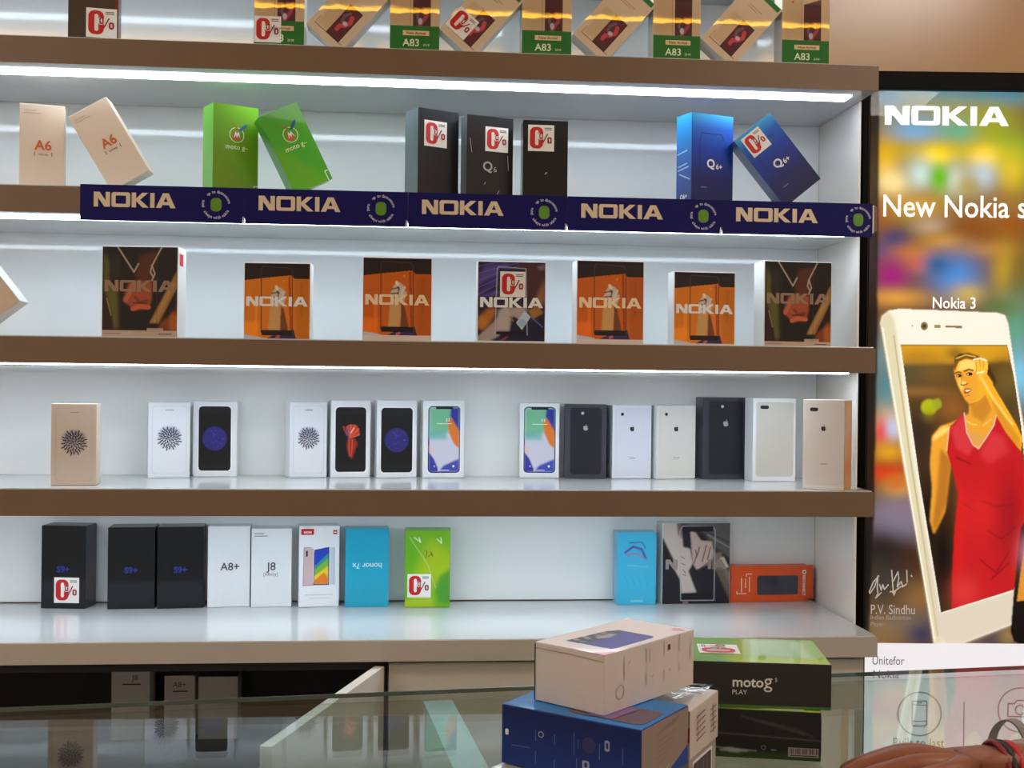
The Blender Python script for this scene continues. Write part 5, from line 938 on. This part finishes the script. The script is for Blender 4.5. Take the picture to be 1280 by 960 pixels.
for k, (b_, zz, L, r) in enumerate([(-.024, .000, .9, .0098), (-.004, .003, 1.0, .0104), (.017, .001, .95, .0098), (.037, -.005, .76, .0086)]):
    base = hp(.3, .014 + (b_ - .006) * .45, zw + .002); mcp = hp(.98 - .05 * abs(k - 1), b_ + .006, zk + zz)
    pip = hp(.98 + .50 * L, b_ * .95 + .006, zk + zz - .010); dip = hp(.98 + .74 * L, b_ * .9 + .006, ZC - .398); tip = hp(.98 + .90 * L, b_ * .88 + .006, ZC - .4025)
    fing.append([0, (base, .0185), (mcp, r * 1.32), (pip, r), (dip, r * .86), (tip, r * .72)])
th = [0, (hp(.25, -.014, zw - .002), .017), (hp(.55, -.036, ZC - .394), .0125), (hp(.95, -.044, ZC - .399), .0105), (hp(1.22, -.040, ZC - .4015), .0082)]
person = skin_mesh('person', chains + fing + [th], skin, None, 2)
person.location.z = .003
tag(person, 'brown forearm and hand reaching in from the right, resting on the glass', 'person')
q = person.data
for nm_, t_, r_, mat in (('bracelet', -.02, .0275, M('dark_red_thread', (120, 18, 26), .6, noise=.1)), ('bracelet', -.1, .0278, M('black_thread', (26, 20, 22), .6, noise=.1)), ('bracelet', -.2, .0272, M('red_thread', (186, 24, 30), .6, noise=.1))):
    cx = Vector(hp(t_ - .1, .0150, zw)); me = bpy.data.meshes.new('b'); bm = bmesh.new(); n1, n2 = 36, 8; rs_ = []
    for i in range(n1):
        a = 2 * math.pi * i / n1; row = []
        rad_v = sdir * math.cos(a) + Vector((0, 0, 1)) * math.sin(a)
        for j in range(n2):
            bb = 2 * math.pi * j / n2 + i * .5; pr = (.0028 if j % 2 else .0022)
            row.append(bm.verts.new(cx + rad_v * (r_ + .0012 + pr * math.cos(bb)) + fdir * (pr * 1.4 * math.sin(bb) - .004 * math.cos(a))))
        rs_.append(row)
    for i in range(n1):
        for j in range(n2): bm.faces.new((rs_[i][j], rs_[(i + 1) % n1][j], rs_[(i + 1) % n1][(j + 1) % n2], rs_[i][(j + 1) % n2]))
    ob = link(nm_, bm_mesh(bm, True), mat, person); ob['label'] = {.0275: 'dark red thread bracelet', .0278: 'black thread bracelet', .0272: 'bright red thread bracelet'}[r_]
# grey loop and white paper beside the wrist
lp = at(1262, 960, Z=ZC - .40); rr_ = empty('strap_loop', 'grey curved strap loop with white paper inside, at the lower right edge', 'strap', (lp.x, lp.y, ZG))
bm = bmesh.new(); rows_ = []
tocam = (CAM - lp); tocam.z = 0; tocam.normalize(); sx = Vector((-tocam.y, tocam.x, 0))
if sx.x < 0: sx = -sx
R1_, R2_ = .0175, .034
ax = (tocam * .6 + sx * .8).normalized(); wd = (tocam * .8 - sx * .6).normalized()
for i in range(25):
    a = math.pi * (1.12 - 1.24 * i / 24); row = []
    ctr = sx * (R1_ * math.cos(a)) + Vector((0, 0, .022 + R2_ * math.sin(a)))
    nrm = (sx * math.cos(a) / R1_ + Vector((0, 0, math.sin(a) / R2_))).normalized()
    for s0, s1 in ((-.006, 0), (.006, 0), (.006, .0018), (-.006, .0018)): row.append(bm.verts.new(ctr + wd * s0 + nrm * s1))
    rows_.append(row)
for i in range(24):
    for j in range(4): bm.faces.new((rows_[i][j], rows_[i + 1][j], rows_[i + 1][(j + 1) % 4], rows_[i][(j + 1) % 4]))
bm.faces.new(rows_[0]); bm.faces.new(rows_[-1])
link('loop', bm_mesh(bm), M('grey_strap', (150, 146, 148), .3, .3, metal=.3, noise=.04), rr_)
bm = bmesh.new(); n_ = 8
pts = [(-.016, .030), (-.006, .034), (.006, .0385), (.016, .042), (.03, .040), (.03, .001), (-.006, .001), (-.011, .018)]
fa = [bm.verts.new(sx * p[0] + Vector((0, 0, p[1])) + tocam * (.004 + .25 * p[0])) for p in pts]; fb = [bm.verts.new(v.co - tocam * .0012) for v in fa]
bm.faces.new(fa); bm.faces.new(fb)
for i in range(n_): bm.faces.new((fa[i], fa[(i + 1) % n_], fb[(i + 1) % n_], fb[i]))
link('paper_tag', bm_mesh(bm), M('white_paper', (226, 222, 220), .6, noise=.01), rr_)

# ================================================================== boxes inside the open cupboard
zc_ = .02 + h - .196
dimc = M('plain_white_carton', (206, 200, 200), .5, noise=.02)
for xl, xr, yt, lab in ((139, 187, 822, 'taller white phone box in the open cupboard, leftmost of the three inside'), (205, 243, 845, 'white phone box with bracket lettering in the open cupboard, middle of the three inside'), (247.5, 297, 846, 'plain white phone box in the open cupboard, right of the three inside')):
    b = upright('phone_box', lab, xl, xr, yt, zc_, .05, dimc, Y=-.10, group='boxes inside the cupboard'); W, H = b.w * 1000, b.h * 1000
    if xl < 240:
        b.txt('J8' if xl < 200 else 'A8+', W * (.62 if xl < 200 else .5), H - (44 if xl < 200 else 22), 15, ink); b.lines([[(W * .3, H - (52 if xl < 200 else 30)), (W * .76, H - (52 if xl < 200 else 30))]], 2.4, ink)
